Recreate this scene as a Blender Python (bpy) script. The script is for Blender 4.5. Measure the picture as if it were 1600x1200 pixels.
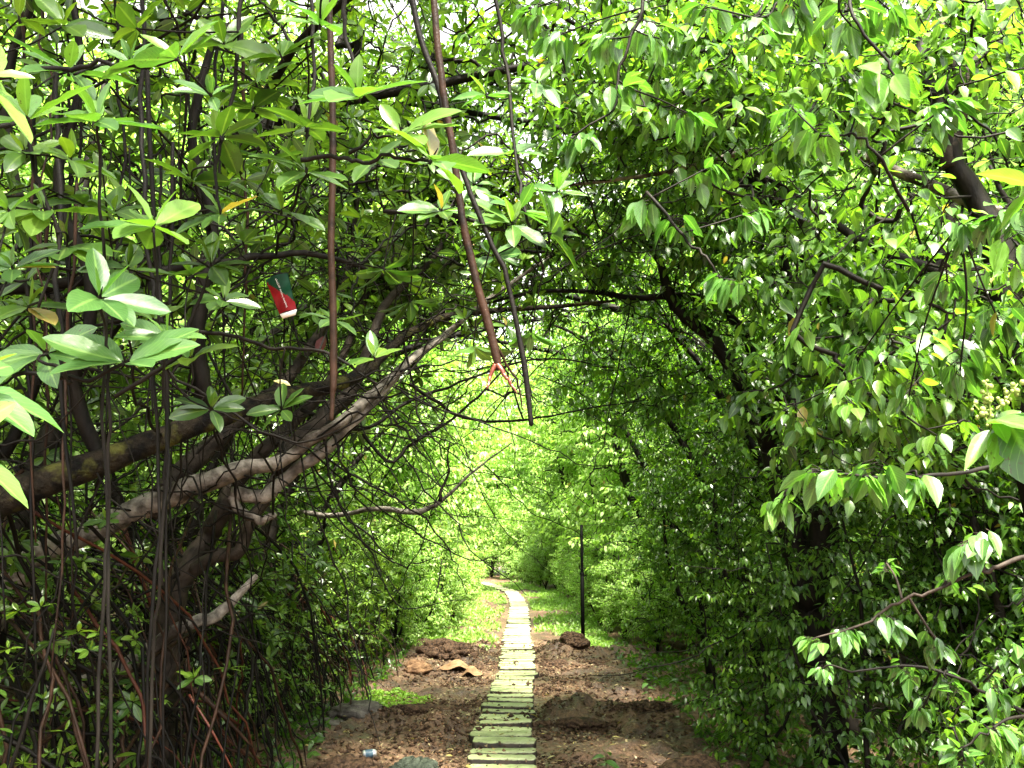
import bpy, math
import numpy as np
from math import radians, pi, sin, cos, tan

# ---------------------------------------------------------------- camera, sky, sun, exposure
for o in list(bpy.data.objects): bpy.data.objects.remove(o, do_unlink=True)
scene = bpy.context.scene
COL = scene.collection
PITCH = radians(10.5); FPX = 1400.0; EYE = 1.6
cd = bpy.data.cameras.new("camera"); cd.sensor_width = 36; cd.lens = 36*FPX/1600
cd.clip_start = 0.05; cd.clip_end = 900
cam = bpy.data.objects.new("camera", cd); COL.objects.link(cam)
cam.location = (0, 0, EYE); cam.rotation_euler = (pi/2 + PITCH, 0, 0)
scene.camera = cam

SUN_EL = radians(64); SUN_AZ = radians(160)         # azimuth measured from +Y towards +X
sd = np.array([cos(SUN_EL)*sin(SUN_AZ), cos(SUN_EL)*cos(SUN_AZ), sin(SUN_EL)])
w = bpy.data.worlds.new("World"); scene.world = w; w.use_nodes = True
nt = w.node_tree; nt.nodes.clear()
sky = nt.nodes.new("ShaderNodeTexSky"); sky.sky_type = 'NISHITA'; sky.sun_disc = False
sky.sun_elevation = SUN_EL; sky.sun_rotation = SUN_AZ; sky.dust_density = 4.0; sky.air_density = 1.0; sky.ozone_density = 1.0
hs = nt.nodes.new("ShaderNodeHueSaturation"); hs.inputs['Saturation'].default_value = 0.0
bg = nt.nodes.new("ShaderNodeBackground"); bg.inputs[1].default_value = 0.11
wo = nt.nodes.new("ShaderNodeOutputWorld")
nt.links.new(sky.outputs[0], hs.inputs['Color']); nt.links.new(hs.outputs[0], bg.inputs[0]); nt.links.new(bg.outputs[0], wo.inputs[0])
sl = bpy.data.lights.new("sun", 'SUN'); sl.energy = 5.0; sl.angle = radians(9.0); sl.color = (1.0, 0.93, 0.78)
so = bpy.data.objects.new("sun", sl); COL.objects.link(so)
so.rotation_euler = (pi/2 - SUN_EL, 0, pi - SUN_AZ)
vs = scene.view_settings; vs.view_transform = 'Standard'; vs.look = 'None'; vs.gamma = 1; vs.use_curve_mapping = False
vs.exposure = 3.1
scene.render.engine = 'CYCLES'
cy = scene.cycles
cy.max_bounces = 7; cy.diffuse_bounces = 3; cy.glossy_bounces = 2; cy.transmission_bounces = 4; cy.transparent_max_bounces = 4
cy.sample_clamp_indirect = 6; cy.caustics_reflective = False; cy.caustics_refractive = False
cy.use_denoising = True

def at(px, py, d):
    """a point d metres down the path, where the camera's lines of sight pass"""
    x = (px-800)/FPX; y = (600-py)/FPX
    dy = cos(PITCH) - y*sin(PITCH); dz = sin(PITCH) + y*cos(PITCH)
    t = d/dy
    return np.array([x*t, d, EYE + dz*t])
def atz(px, d, z): return np.array([(px-800)/FPX*d/cos(PITCH)*1.0, d, z])
R = np.random.default_rng(11)

# ---------------------------------------------------------------- materials
def new_mat(name):
    m = bpy.data.materials.new(name); m.use_nodes = True
    t = m.node_tree; t.nodes.clear()
    out = t.nodes.new("ShaderNodeOutputMaterial")
    return m, t, out
def N(t, kind, **kw):
    n = t.nodes.new("ShaderNode"+kind)
    for k, v in kw.items():
        if k in n.inputs: n.inputs[k].default_value = v
        else: setattr(n, k, v)
    return n
def ramp(t, stops):
    r = t.nodes.new("ShaderNodeValToRGB"); e = r.color_ramp.elements
    while len(e) < len(stops): e.new(0.5)
    for i, (p, c) in enumerate(stops):
        e[i].position = p; e[i].color = (*c, 1)
    return r
def noise(t, scale, detail=4, rough=.55, obj=True):
    n = N(t, "TexNoise"); n.inputs['Scale'].default_value = scale; n.inputs['Detail'].default_value = detail; n.inputs['Roughness'].default_value = rough
    c = t.nodes.new("ShaderNodeTexCoord"); t.links.new(c.outputs['Object'], n.inputs['Vector'])
    return n
def leaf_mat(name, deep, mid, young, rough=.38, trans=.38, tr_gain=(2.0, 2.2, .8), spots=True, rib=.35, veins=False):
    m, t, out = new_mat(name); L = t.links.new
    a = N(t, "Attribute"); a.attribute_name = "tint"
    r = ramp(t, [(0, deep), (.5, mid), (.93, young), (.97, young), (1, (.24, .19, .05))]); L(a.outputs['Fac'], r.inputs[0])
    col = r.outputs[0]
    ns = noise(t, 30, 2)
    mm = N(t, "MixRGB"); mm.blend_type = 'MULTIPLY'; mm.inputs[0].default_value = .5
    nr = ramp(t, [(.3, (.55, .6, .5)), (.7, (1, 1, 1))]); L(ns.outputs[0], nr.inputs[0])
    L(col, mm.inputs[1]); L(nr.outputs[0], mm.inputs[2]); col = mm.outputs[0]
    b = N(t, "Attribute"); b.attribute_name = "rib"
    rr = ramp(t, [(.86, (0, 0, 0)), (.97, (1, 1, 1))]); L(b.outputs['Fac'], rr.inputs[0])
    ml = N(t, "Math"); ml.operation = 'MULTIPLY'; ml.inputs[1].default_value = rib; L(rr.outputs[0], ml.inputs[0])
    mx = N(t, "MixRGB"); L(ml.outputs[0], mx.inputs[0]); L(col, mx.inputs[1]); mx.inputs[2].default_value = (*[min(1, c*1.3+.05) for c in young], 1); col = mx.outputs[0]
    if veins:
        al = N(t, "Attribute"); al.attribute_name = "along"
        m1 = N(t, "Math"); m1.operation = 'MULTIPLY_ADD'; L(b.outputs['Fac'], m1.inputs[0]); m1.inputs[1].default_value = .35; L(al.outputs['Fac'], m1.inputs[2])
        m2 = N(t, "Math"); m2.operation = 'MULTIPLY'; L(m1.outputs[0], m2.inputs[0]); m2.inputs[1].default_value = 62
        m3 = N(t, "Math"); m3.operation = 'SINE'; L(m2.outputs[0], m3.inputs[0])
        vr = ramp(t, [(.80, (0, 0, 0)), (1, (.22, .22, .22))]); L(m3.outputs[0], vr.inputs[0])
        mv = N(t, "MixRGB"); L(vr.outputs[0], mv.inputs[0]); L(col, mv.inputs[1]); mv.inputs[2].default_value = (*[min(1, c*1.2+.04) for c in young], 1); col = mv.outputs[0]
    if spots:   # insect bites and brown specks
        sn = noise(t, 170, 1); sr = ramp(t, [(.66, (0, 0, 0)), (.69, (1, 1, 1))]); L(sn.outputs[0], sr.inputs[0])
        gn = noise(t, 6, 1); gr = ramp(t, [(.5, (0, 0, 0)), (.6, (.8, .8, .8))]); L(gn.outputs[0], gr.inputs[0])
        sm = N(t, "Math"); sm.operation = 'MULTIPLY'; L(sr.outputs[0], sm.inputs[0]); L(gr.outputs[0], sm.inputs[1])
        mx2 = N(t, "MixRGB"); L(sm.outputs[0], mx2.inputs[0]); L(col, mx2.inputs[1]); mx2.inputs[2].default_value = (.05, .035, .015, 1); col = mx2.outputs[0]
    p = N(t, "BsdfPrincipled"); L(col, p.inputs['Base Color']); p.inputs['Roughness'].default_value = rough
    p.inputs['Specular IOR Level'].default_value = .65
    g = N(t, "MixRGB"); g.blend_type = 'MULTIPLY'; g.inputs[0].default_value = 1; L(col, g.inputs[1]); g.inputs[2].default_value = (*tr_gain, 1)
    tr = N(t, "BsdfTranslucent"); L(g.outputs[0], tr.inputs[0])
    bn = noise(t, 60, 2); bp = N(t, "Bump"); bp.inputs['Strength'].default_value = .15; bp.inputs['Distance'].default_value = .004
    L(bn.outputs[0], bp.inputs['Height']); L(bp.outputs[0], p.inputs['Normal'])
    ms = N(t, "MixShader"); ms.inputs[0].default_value = trans; L(p.outputs[0], ms.inputs[1]); L(tr.outputs[0], ms.inputs[2])
    L(ms.outputs[0], out.inputs[0])
    return m
def rough_mat(name, stops, scale=12, rough=.8, bump=.5, bscale=40, bdist=.01, detail=6, spec=.12, stretch=None, second=None):
    m, t, out = new_mat(name); L = t.links.new
    c = t.nodes.new("ShaderNodeTexCoord"); mp = N(t, "Mapping"); L(c.outputs['Object'], mp.inputs[0])
    if stretch: mp.inputs['Scale'].default_value = stretch
    n = N(t, "TexNoise"); n.inputs['Scale'].default_value = scale; n.inputs['Detail'].default_value = detail; L(mp.outputs[0], n.inputs['Vector'])
    r = ramp(t, stops); L(n.outputs[0], r.inputs[0]); col = r.outputs[0]
    if second:
        sc2, lo, hi, c2 = second
        n2 = N(t, "TexNoise"); n2.inputs['Scale'].default_value = sc2; n2.inputs['Detail'].default_value = 5; L(c.outputs['Object'], n2.inputs['Vector'])
        r2 = ramp(t, [(lo, (0, 0, 0)), (hi, (1, 1, 1))]); L(n2.outputs[0], r2.inputs[0])
        mx = N(t, "MixRGB"); L(r2.outputs[0], mx.inputs[0]); L(col, mx.inputs[1]); mx.inputs[2].default_value = (*c2, 1); col = mx.outputs[0]
    p = N(t, "BsdfPrincipled"); L(col, p.inputs['Base Color']); p.inputs['Roughness'].default_value = rough; p.inputs['Specular IOR Level'].default_value = spec
    nb = N(t, "TexNoise"); nb.inputs['Scale'].default_value = bscale; nb.inputs['Detail'].default_value = 8; L(mp.outputs[0], nb.inputs['Vector'])
    bp = N(t, "Bump"); bp.inputs['Strength'].default_value = bump; bp.inputs['Distance'].default_value = bdist
    L(nb.outputs[0], bp.inputs['Height']); L(bp.outputs[0], p.inputs['Normal']); L(p.outputs[0], out.inputs[0])
    return m
M = {}
M['mangrove_leaf'] = leaf_mat("mangrove_leaf", (.020, .056, .010), (.060, .136, .019), (.16, .27, .028), rough=.30, trans=.33, tr_gain=(1.8, 1.8, .6))
M['ovate_leaf'] = leaf_mat("ovate_leaf", (.020, .060, .011), (.060, .145, .022), (.135, .26, .03), rough=.34, trans=.5, tr_gain=(1.75, 1.75, .6))
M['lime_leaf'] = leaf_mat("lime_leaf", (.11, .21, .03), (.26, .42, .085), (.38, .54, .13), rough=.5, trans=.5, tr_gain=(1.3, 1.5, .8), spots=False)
M['small_leaf'] = leaf_mat("small_leaf", (.026, .074, .012), (.074, .168, .022), (.17, .30, .03), rough=.36, trans=.5, tr_gain=(1.8, 1.9, .5), spots=False)
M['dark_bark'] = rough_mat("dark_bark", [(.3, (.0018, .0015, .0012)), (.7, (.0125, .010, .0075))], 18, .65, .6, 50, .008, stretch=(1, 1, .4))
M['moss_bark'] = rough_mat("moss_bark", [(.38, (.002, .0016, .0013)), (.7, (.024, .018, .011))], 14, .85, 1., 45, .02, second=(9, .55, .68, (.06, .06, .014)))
M['grey_bark'] = rough_mat("grey_bark", [(.3, (.05, .043, .037)), (.7, (.32, .285, .25))], 16, .65, .8, 60, .01, second=(6, .5, .62, (.045, .035, .028)), stretch=(1, 1, 1))
M['brown_bark'] = rough_mat("brown_bark", [(.3, (.006, .0045, .0035)), (.7, (.048, .037, .029))], 12, .7, .6, 60, .008)
M['root_bark'] = rough_mat("root_bark", [(.3, (.006, .0035, .0022)), (.7, (.040, .019, .011))], 14, .5, .5, 90, .004, second=(120, .70, .78, (.16, .11, .08)))
M['red_root'] = rough_mat("red_root", [(.3, (.07, .014, .008)), (.7, (.20, .045, .022))], 20, .32, .3, 90, .003, spec=.5, second=(200, .68, .74, (.5, .4, .3)))
M['rust_root'] = rough_mat("rust_root", [(.3, (.025, .008, .005)), (.7, (.075, .024, .013))], 20, .5, .4, 90, .003)
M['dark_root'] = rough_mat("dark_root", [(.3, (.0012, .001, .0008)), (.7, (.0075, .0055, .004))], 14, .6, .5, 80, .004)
M['twig_green'] = rough_mat("twig_green", [(.3, (.035, .042, .014)), (.7, (.085, .095, .03))], 30, .6, .2, 80, .002)

# ---------------------------------------------------------------- mesh helpers
def tag(o, label=None, cat=None, group=None, kind=None):
    if label: o['label'] = label
    if cat: o['category'] = cat
    if group: o['group'] = group
    if kind: o['kind'] = kind
    return o
def empty(name, loc=(0, 0, 0)):
    o = bpy.data.objects.new(name, None); COL.objects.link(o); o.location = loc; o.empty_display_size = .1
    return o
def mesh_obj(name, V, F, mat, parent=None, smooth=True, attrs=None, loc=None):
    """V (n,3); F = list of (m,k) int arrays; mat = material or list"""
    me = bpy.data.meshes.new(name)
    V = np.asarray(V, dtype=np.float32)
    base = np.zeros(3)
    if parent is not None: base = np.array(parent.location)
    if parent is not None and parent.parent is not None: base = base + np.array(parent.parent.location)
    if loc is not None: base = np.array(loc)
    V = V - base.astype(np.float32)
    Fs = [np.asarray(f, dtype=np.int32) for f in (F if isinstance(F, list) else [F]) if len(f)]
    me.vertices.add(len(V)); me.vertices.foreach_set("co", V.ravel())
    nl = sum(f.size for f in Fs); nf = sum(len(f) for f in Fs)
    me.loops.add(nl); me.loops.foreach_set("vertex_index", np.concatenate([f.ravel() for f in Fs]))
    tot = np.concatenate([np.full(len(f), f.shape[1], dtype=np.int32) for f in Fs])
    st = np.concatenate([[0], np.cumsum(tot)[:-1]]).astype(np.int32)
    me.polygons.add(nf); me.polygons.foreach_set("loop_start", st); me.polygons.foreach_set("loop_total", tot)
    if smooth: me.polygons.foreach_set("use_smooth", np.ones(nf, dtype=bool))
    for mm in (mat if isinstance(mat, list) else [mat]): me.materials.append(mm)
    if attrs:
        for k, v in attrs.items():
            a = me.attributes.new(k, 'FLOAT', 'POINT'); a.data.foreach_set("value", np.asarray(v, dtype=np.float32))
    me.update(); me.validate()
    o = bpy.data.objects.new(name, me); COL.objects.link(o)
    if parent is not None: o.parent = parent
    elif loc is not None: o.location = loc
    return o
def unit(a): return a/np.maximum(np.linalg.norm(a, axis=-1, keepdims=True), 1e-9)
def smooth_path(pts, rad, n=6):
    pts = np.asarray(pts, float); rad = np.asarray(rad, float)
    P = np.vstack([2*pts[0]-pts[1], pts, 2*pts[-1]-pts[-2]]); Q = []; rr = []
    for i in range(1, len(P)-2):
        for k in range(n):
            t = k/n
            Q.append(.5*((2*P[i]) + (-P[i-1]+P[i+1])*t + (2*P[i-1]-5*P[i]+4*P[i+1]-P[i+2])*t*t + (-P[i-1]+3*P[i]-3*P[i+1]+P[i+2])*t**3))
            rr.append(rad[i-1]*(1-t)+rad[i]*t)
    Q.append(pts[-1]); rr.append(rad[-1])
    return np.array(Q), np.array(rr)
def sweep(Q, r, sides=8, rough=0., rng=None, cap=True):
    """one tube along Q; returns V, [quads, tris]"""
    n = len(Q); T = unit(np.gradient(Q, axis=0))
    ref = np.array([0, 0, 1.]) if abs(T[0][2]) < .9 else np.array([1., 0, 0])
    V = []
    u = unit(np.cross(T[0], ref))
    th = np.arange(sides)/sides*2*pi
    for i in range(n):
        u = unit(u - T[i]*np.dot(u, T[i])); v = np.cross(T[i], u)
        k = r[i]*(1 + (rough*(rng.random(sides)-.5)*2 if rough else 0))
        V.append(Q[i] + (np.cos(th)*k)[:, None]*u + (np.sin(th)*k)[:, None]*v)
    V = np.vstack(V)
    i = np.arange(n-1)[:, None]*sides; j = np.arange(sides)[None, :]; j2 = (j+1) % sides
    F = np.stack([i+j, i+j2, i+sides+j2, i+sides+j], -1).reshape(-1, 4)
    tris = []
    if cap:
        V = np.vstack([V, Q[0], Q[-1]+T[-1]*r[-1]*.6]); a, b = n*sides, n*sides+1
        tris = np.array([[a, (q+1) % sides, q] for q in range(sides)] + [[b, (n-1)*sides+q, (n-1)*sides+(q+1) % sides] for q in range(sides)])
    return V, F, tris
class Mesh:
    def __init__(s): s.V = []; s.Q = []; s.T = []; s.n = 0
    def add(s, V, F, T=()):
        s.V.append(V)
        if len(F): s.Q.append(np.asarray(F)+s.n)
        if len(T): s.T.append(np.asarray(T)+s.n)
        s.n += len(V)
    def tube(s, pts, rad, sides=8, n=6, rough=.06, rng=R, wob=0.):
        Q, r = smooth_path(pts, rad, n)
        if wob: Q = Q + wob_path(len(Q), wob, rng)
        s.add(*sweep(Q, r, sides, rough, rng))
    def edges(s, A, B, ra, rb, sides=4):
        """many short tapered prisms at once"""
        if not len(A): return
        T = unit(B-A); ref = np.where(np.abs(T[:, 2:3]) < .9, np.array([[0, 0, 1.]]), np.array([[1., 0, 0]]))
        u = unit(np.cross(T, ref)); v = np.cross(T, u)
        th = np.arange(sides)/sides*2*pi
        c = np.cos(th)[None, :, None]*u[:, None] + np.sin(th)[None, :, None]*v[:, None]
        ext = T*(np.minimum(ra, rb)*.5)[:, None]
        V = np.concatenate([(A-ext)[:, None]+c*ra[:, None, None], (B+ext)[:, None]+c*rb[:, None, None]], 1).reshape(-1, 3)
        b = (np.arange(len(A))*2*sides)[:, None]; j = np.arange(sides)[None, :]; j2 = (j+1) % sides
        F = np.stack([b+j, b+j2, b+sides+j2, b+sides+j], -1).reshape(-1, 4)
        s.add(V, F)
    def build(s, name, mat, parent=None, **kw):
        F = ([np.vstack(s.Q)] if s.Q else []) + ([np.vstack(s.T)] if s.T else [])
        return mesh_obj(name, np.vstack(s.V), F, mat, parent, **kw)
def wob_path(n, amp, rng):
    k = np.cumsum(rng.normal(size=(n, 3)), 0); k -= np.linspace(0, 1, n)[:, None]*k[-1]
    return k*amp/ max(1., np.sqrt(n))*np.sin(np.linspace(0, pi, n))[:, None]

# leaf templates: station x, half width, columns
def leaf_template(kind, lod):
    if lod == 0: xs = np.array([0, .04, .12, .25, .4, .55, .7, .82, .92, 1.]); ys = np.array([-1, -.55, 0, .55, 1.])
    elif lod == 1: xs = np.array([0, .15, .38, .62, .85, 1.]); ys = np.array([-1, 0, 1.])
    else:
        wx = .5 if kind == 'ellip' else .4
        V = np.array([[0, 0, 0], [wx, -1, .2], [.5, 0, 0], [wx, 1, .2], [1, 0, 0]], float)
        return V, np.zeros((0, 4), int), np.array([[0, 1, 2], [1, 4, 2], [4, 3, 2], [3, 0, 2]]), np.array([.8, 0, .8, 0, .8])
    if kind == 'ellip': w = np.sin(pi*np.clip(xs, 0, 1)**1.08)**.72
    else:
        w = np.where(xs < .38, np.sin(np.clip(xs/.38, 0, 1)*pi/2)**.75, np.clip(1-((xs-.38)/.62)**1.55, 0, 1)**.85)
        w = np.where(xs > .9, np.maximum(w*.8, .05), w)
    w = np.maximum(w, .015)
    V = []; rib = []
    for x, ww in zip(xs, w):
        for y in ys: V.append([x, y*ww, abs(y*ww)*.28]); rib.append(1-abs(y))
    ny = len(ys); F = []
    for i in range(len(xs)-1):
        for j in range(ny-1): F.append([i*ny+j, i*ny+j+1, (i+1)*ny+j+1, (i+1)*ny+j])
    return np.array(V), np.array(F), np.zeros((0, 3), int), np.array(rib)
TPL = {(k, l): leaf_template(k, l) for k in ('ellip', 'ovate') for l in (0, 1, 2)}
class Leaves:
    def __init__(s): s.c = []
    def add(s, P, D, Nn, L, W, curl, tint):
        s.c.append((P, D, Nn, L, W, curl, tint))
    def count(s): return sum(len(c[0]) for c in s.c)
    def arrays(s, kind, lod, rng):
        P, D, Nn, L, W, curl, tint = [np.concatenate([c[i] for c in s.c]) for i in range(7)]
        D = unit(D); S = unit(np.cross(D, Nn)); Nn = np.cross(S, D)
        V, F, T, rib = TPL[(kind, lod)]
        x = V[None, :, 0:1]; y = V[None, :, 1:2]; z = V[None, :, 2:3]
        tw = rng.normal(0, .25, len(P))[:, None, None]
        co = P[:, None] + D[:, None]*x*L[:, None, None] + S[:, None]*y*W[:, None, None] + Nn[:, None]*((z+tw*x*y)*W[:, None, None] - curl[:, None, None]*x*x*L[:, None, None])
        if lod == 0:
            wv = np.sin(x*17 + rng.random(len(P))[:, None, None]*6)*np.abs(y)*.07
            co = co + Nn[:, None]*wv*W[:, None, None]
        tint = np.where(rng.random(len(P)) < .003, 1., np.clip(tint, 0, .93)); n, k = len(P), len(V); off = (np.arange(n)*k)[:, None, None]
        Q = (F[None]+off).reshape(-1, 4) if len(F) else np.zeros((0, 4), int)
        T = (T[None]+off).reshape(-1, 3) if len(T) else np.zeros((0, 3), int)
        s.along = np.tile(V[:, 0], n); return co.reshape(-1, 3), Q, T, np.repeat(tint, k), np.tile(rib, n)
    def build(s, name, kind, lod, mat, parent, rng=R, smooth=True):
        V, Q, T, tint, rib = s.arrays(kind, lod, rng)
        return mesh_obj(name, V, [Q, T], mat, parent, attrs={'tint': tint, 'rib': rib, **({'along': s.along} if lod == 0 else {})}, smooth=smooth)

def rosettes(lv, tw, P, A, size, rng, nl=7, spread=1.0, droop=.25, young=True, tintc=.45, tints=.16, wr=.19, stems=True):
    """whorls of leaves at twig ends P with axes A (mangrove habit)"""
    n = len(P); A = unit(A)
    ref = np.where(np.abs(A[:, 2:3]) < .9, np.array([[0, 0, 1.]]), np.array([[1., 0, 0]]))
    u = unit(np.cross(A, ref)); v = np.cross(A, u)
    ph0 = rng.random(n)*6.28; base_t = rng.normal(tintc, tints*.7, n)
    for k in range(nl):
        inner = young and k >= nl-2
        th = ph0 + k*2.4 + rng.normal(0, .2, n)
        out = np.cos(th)[:, None]*u + np.sin(th)[:, None]*v
        el = (rng.normal(1.25, .12, n) if inner else rng.normal(.28, .24, n)*spread)[:, None]
        D = unit(out*np.cos(el) + A*np.sin(el) + np.array([0, 0, -droop if not inner else 0]))
        Nn = unit(A*np.cos(el) - out*np.sin(el) + rng.normal(0, .18, (n, 3)))
        L = size*(rng.uniform(.75, 1.12, n) if not inner else rng.uniform(.45, .7, n))
        keep = rng.random(n) < (.9 if not inner else .85)
        b = P + D*size*.06
        tt = np.clip(base_t + rng.normal(0, tints, n) + (.28 if inner else 0), 0, 1)
        lv.add(b[keep], D[keep], Nn[keep], L[keep], (L*rng.uniform(wr*.85, wr*1.15, n))[keep], rng.normal(.10, .07, n)[keep], tt[keep])
def sprays(lv, tw, P, A, size, rng, nl=7, tintc=.5, tints=.17, wr=.26, length=1.6, droop=.75, petiole=True, hang=1.):
    """leaves on stalks, alternate along the last bit of twig and hanging from it"""
    n = len(P); A = unit(A)
    ref = np.array([[0, 0, 1.]]); u = unit(np.cross(A, ref)+1e-4); base_t = rng.normal(tintc, tints*.7, n)
    for k in range(nl):
        f = k/(nl-1)
        b = P - A*(1-f)*size*length + rng.normal(0, size*.05, (n, 3))
        side = 1 if k % 2 else -1
        th = rng.normal(0, .5, n)[:, None]
        out = u*side*np.cos(th) + np.array([0, 0, 1.])*np.sin(th)*.6 + A*(.35+.9*f)
        if k == nl-1: out = A + rng.normal(0, .3, (n, 3))
        out = unit(out)
        pt = b + out*size*rng.uniform(.2, .4, n)[:, None] + np.array([0, 0, -.03])*size
        D = unit(out*.75 + np.array([0, 0, -1.])*(droop*rng.uniform(.35, 1.5, n))[:, None]*hang + rng.normal(0, .18, (n, 3)))
        up = np.array([0, 0, 1.]) + out*.4*hang
        Nn = unit(up + rng.normal(0, .35, (n, 3)))
        L = size*rng.uniform(.5, 1.2, n)
        keep = rng.random(n) < .92
        tt = np.clip(base_t + rng.normal(0, tints, n) + .15*(f-.5), 0, 1)
        lv.add(pt[keep], D[keep], Nn[keep], L[keep], (L*rng.uniform(wr*.85, wr*1.15, n))[keep], rng.normal(.16, .1, n)[keep], tt[keep])
        if petiole and tw is not None: tw.edges(b[keep], pt[keep], np.full(keep.sum(), size*.016), np.full(keep.sum(), size*.012), 3)

def connect(nodes0, targets, rng, sag=.06, seg=3, wob=.07, reach=3.):
    """join every target to the nearest existing node: a crude but connected twig skeleton"""
    cap = len(nodes0) + len(targets)*seg + 1
    X = np.zeros((cap, 3)); par = -np.ones(cap, int); cnt = np.zeros(cap)
    n = len(nodes0); X[:n] = nodes0
    d0 = np.min(np.linalg.norm(targets[:, None]-nodes0[None], axis=2), 1)
    tips = []
    for i in np.argsort(d0):
        t = targets[i]; dd = np.linalg.norm(X[:n]-t, axis=1)
        j = int(np.argmin(dd)); L = dd[j]
        if L > reach: continue
        p = X[j]; prev = j
        side = rng.normal(0, wob*L, 3)
        for k in range(1, seg+1):
            f = k/seg
            q = p*(1-f) + t*f + side*sin(pi*f) + np.array([0, 0, -sag*L*sin(pi*f)]) + (rng.normal(0, .02*L, 3) if k < seg else 0)
            X[n] = q; par[n] = prev; prev = n; n += 1
        tips.append(prev)
    cnt[:] = 0; cnt[tips] = 1
    for i in range(n-1, len(nodes0)-1, -1):
        if par[i] >= 0: cnt[par[i]] += cnt[i]
    return X[:n], par[:n], cnt[:n], np.array(tips)
def twig_mesh(tw, X, par, cnt, n0, r_tip, rmax=.03, pw=.42, sides=4):
    idx = np.arange(n0, len(X)); a = par[idx]
    ra = np.minimum(r_tip*np.maximum(cnt[idx], 1)**pw*1.05, rmax); rb = np.minimum(r_tip*np.maximum(cnt[idx], 1)**pw, rmax)
    tw.edges(X[a], X[idx], ra, rb, sides)
def clump_points(centers, radii, n, rng, clump=.22, per=9, squash=.8):
    """clumped points filling ellipsoids: centers (k,3), radii (k,3)"""
    centers = np.asarray(centers, float); radii = np.asarray(radii, float)
    vol = radii.prod(1); k = rng.choice(len(centers), max(1, n//per), p=vol/vol.sum())
    u = unit(rng.normal(size=(len(k), 3)))*(rng.random(len(k))**.4)[:, None]
    c = centers[k] + u*radii[k]
    P = np.repeat(c, per, 0); P = P + rng.normal(0, 1, P.shape)*clump*np.array([1, 1, squash])
    return P
def make_plant(name, label, cat, base, trunks, centers, radii, n, kind='ovate', leaf='small_leaf', bark='dark_bark', twig='dark_bark', size=.08,
               lod=2, nl=7, seed=0, group=None, clump=.2, per=9, r_tip=.0022, reach=3., tintc=.5, droop=.75, avoid=None, zmin=.15, bare=0, seg=3,
               extra=None, sides=9, rmax=.03, wr=None, up=.5, tints=.17, whips=0):
    """trunks: list of (points, radii[, material]); crown of leaf clusters inside ellipsoids"""
    rng = np.random.default_rng(seed)
    root = empty(name, base); tag(root, label, cat, group)
    nodes = []
    bym = {}
    for tr in trunks:
        pts, rad = tr[0], tr[1]; mt = tr[2] if len(tr) > 2 else bark
        Q, r = smooth_path(pts, rad, 5)
        if len(Q) > 4: Q = Q + wob_path(len(Q), .05, rng)
        bym.setdefault(mt, Mesh()).add(*sweep(Q, r, sides, .09, rng))
        nodes.append(Q[len(Q)//5 if len(trunks) < 3 else 0:])
    for i, (mt, ms) in enumerate(bym.items()): ms.build("trunk" if i == 0 else "limb", M[mt], root)
    nodes = np.vstack(nodes)
    if whips:   # long bare arching shoots
        wm = Mesh(); new = []
        for _ in range(whips):
            a = nodes[rng.integers(len(nodes))]; D = rng.normal(size=3)*np.array([1., .55, .7]); D = unit(D)*rng.uniform(.7, 1.9); sag = rng.normal(0, .28)
            r0 = rng.uniform(.003, .009); pp = [a, a+D*.35+[0, 0, sag*.8], a+D*.7+rng.normal(0, .06, 3)+[0, 0, sag], a+D+[0, 0, sag*.4]]
            wm.tube(pp, [r0, r0*.85, r0*.6, r0*.3], 5, 6, .05, rng, wob=.10); new.append(smooth_path(pp, [1]*4, 4)[0][4:])
        wm.build("shoots", M['dark_bark'], root); nodes = np.vstack([nodes]+new)
    T = clump_points(centers, radii, n, rng, clump, per)
    T = T[T[:, 2] > zmin]
    if avoid is not None: T = T[~avoid(T)]
    X, par, cnt, tips = connect(nodes, T, rng, seg=seg, reach=reach)
    tw = Mesh(); twig_mesh(tw, X, par, cnt, len(nodes), r_tip, rmax)
    P = X[tips]; A = unit(P - X[par[tips]]) + rng.normal(0, .25, P.shape)
    if bare:
        k = rng.random(len(P)) > bare; P = P[k]; A = A[k]
    lv = Leaves()
    if kind == 'ellip':
        rosettes(lv, tw, P, A*(1-up)+np.array([0, 0, up]), size, rng, nl=nl, tintc=tintc, wr=wr or .19, tints=tints)
    else:
        sprays(lv, tw, P, A*np.array([1, 1, .5])+np.array([0, 0, .1]), size, rng, nl=nl, tintc=tintc, petiole=lod < 2, droop=droop, wr=wr or .25, tints=tints)
    tw.build("branches", M[twig], root, smooth=False)
    lv.build("crown", kind, lod, M[leaf], root, rng, smooth=lod < 2)
    if extra: extra(root, rng, nodes)
    root['n_leaves'] = lv.count()
    return root
def copy_tree(root, loc, rotz=0., s=1., label=None):
    r = root.copy(); COL.objects.link(r); r.location = loc; r.rotation_euler = (0, 0, rotz); r.scale = (s, s, s)
    if label: r['label'] = label
    for ch in root.children:
        c = ch.copy(); COL.objects.link(c); c.parent = r
        for g in ch.children:
            k = g.copy(); COL.objects.link(k); k.parent = c
    return r
def ordinal(i):
    W = ['first', 'second', 'third', 'fourth', 'fifth', 'sixth', 'seventh', 'eighth', 'ninth', 'tenth', 'eleventh', 'twelfth', 'thirteenth', 'fourteenth', 'fifteenth', 'sixteenth', 'seventeenth', 'eighteenth', 'nineteenth', 'twentieth']
    if i < 20: return W[i]
    if i == 99: return 'hundredth'
    if i > 99: return 'hundred-and-'+ordinal(i-100)
    t = ['', '', 'twenty', 'thirty', 'forty', 'fifty', 'sixty', 'seventy', 'eighty', 'ninety', 'hundred'][(i+1)//10]
    u = (i+1) % 10
    return (t+'-'+W[u-1]) if u else (t[:-1]+'ieth')

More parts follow.
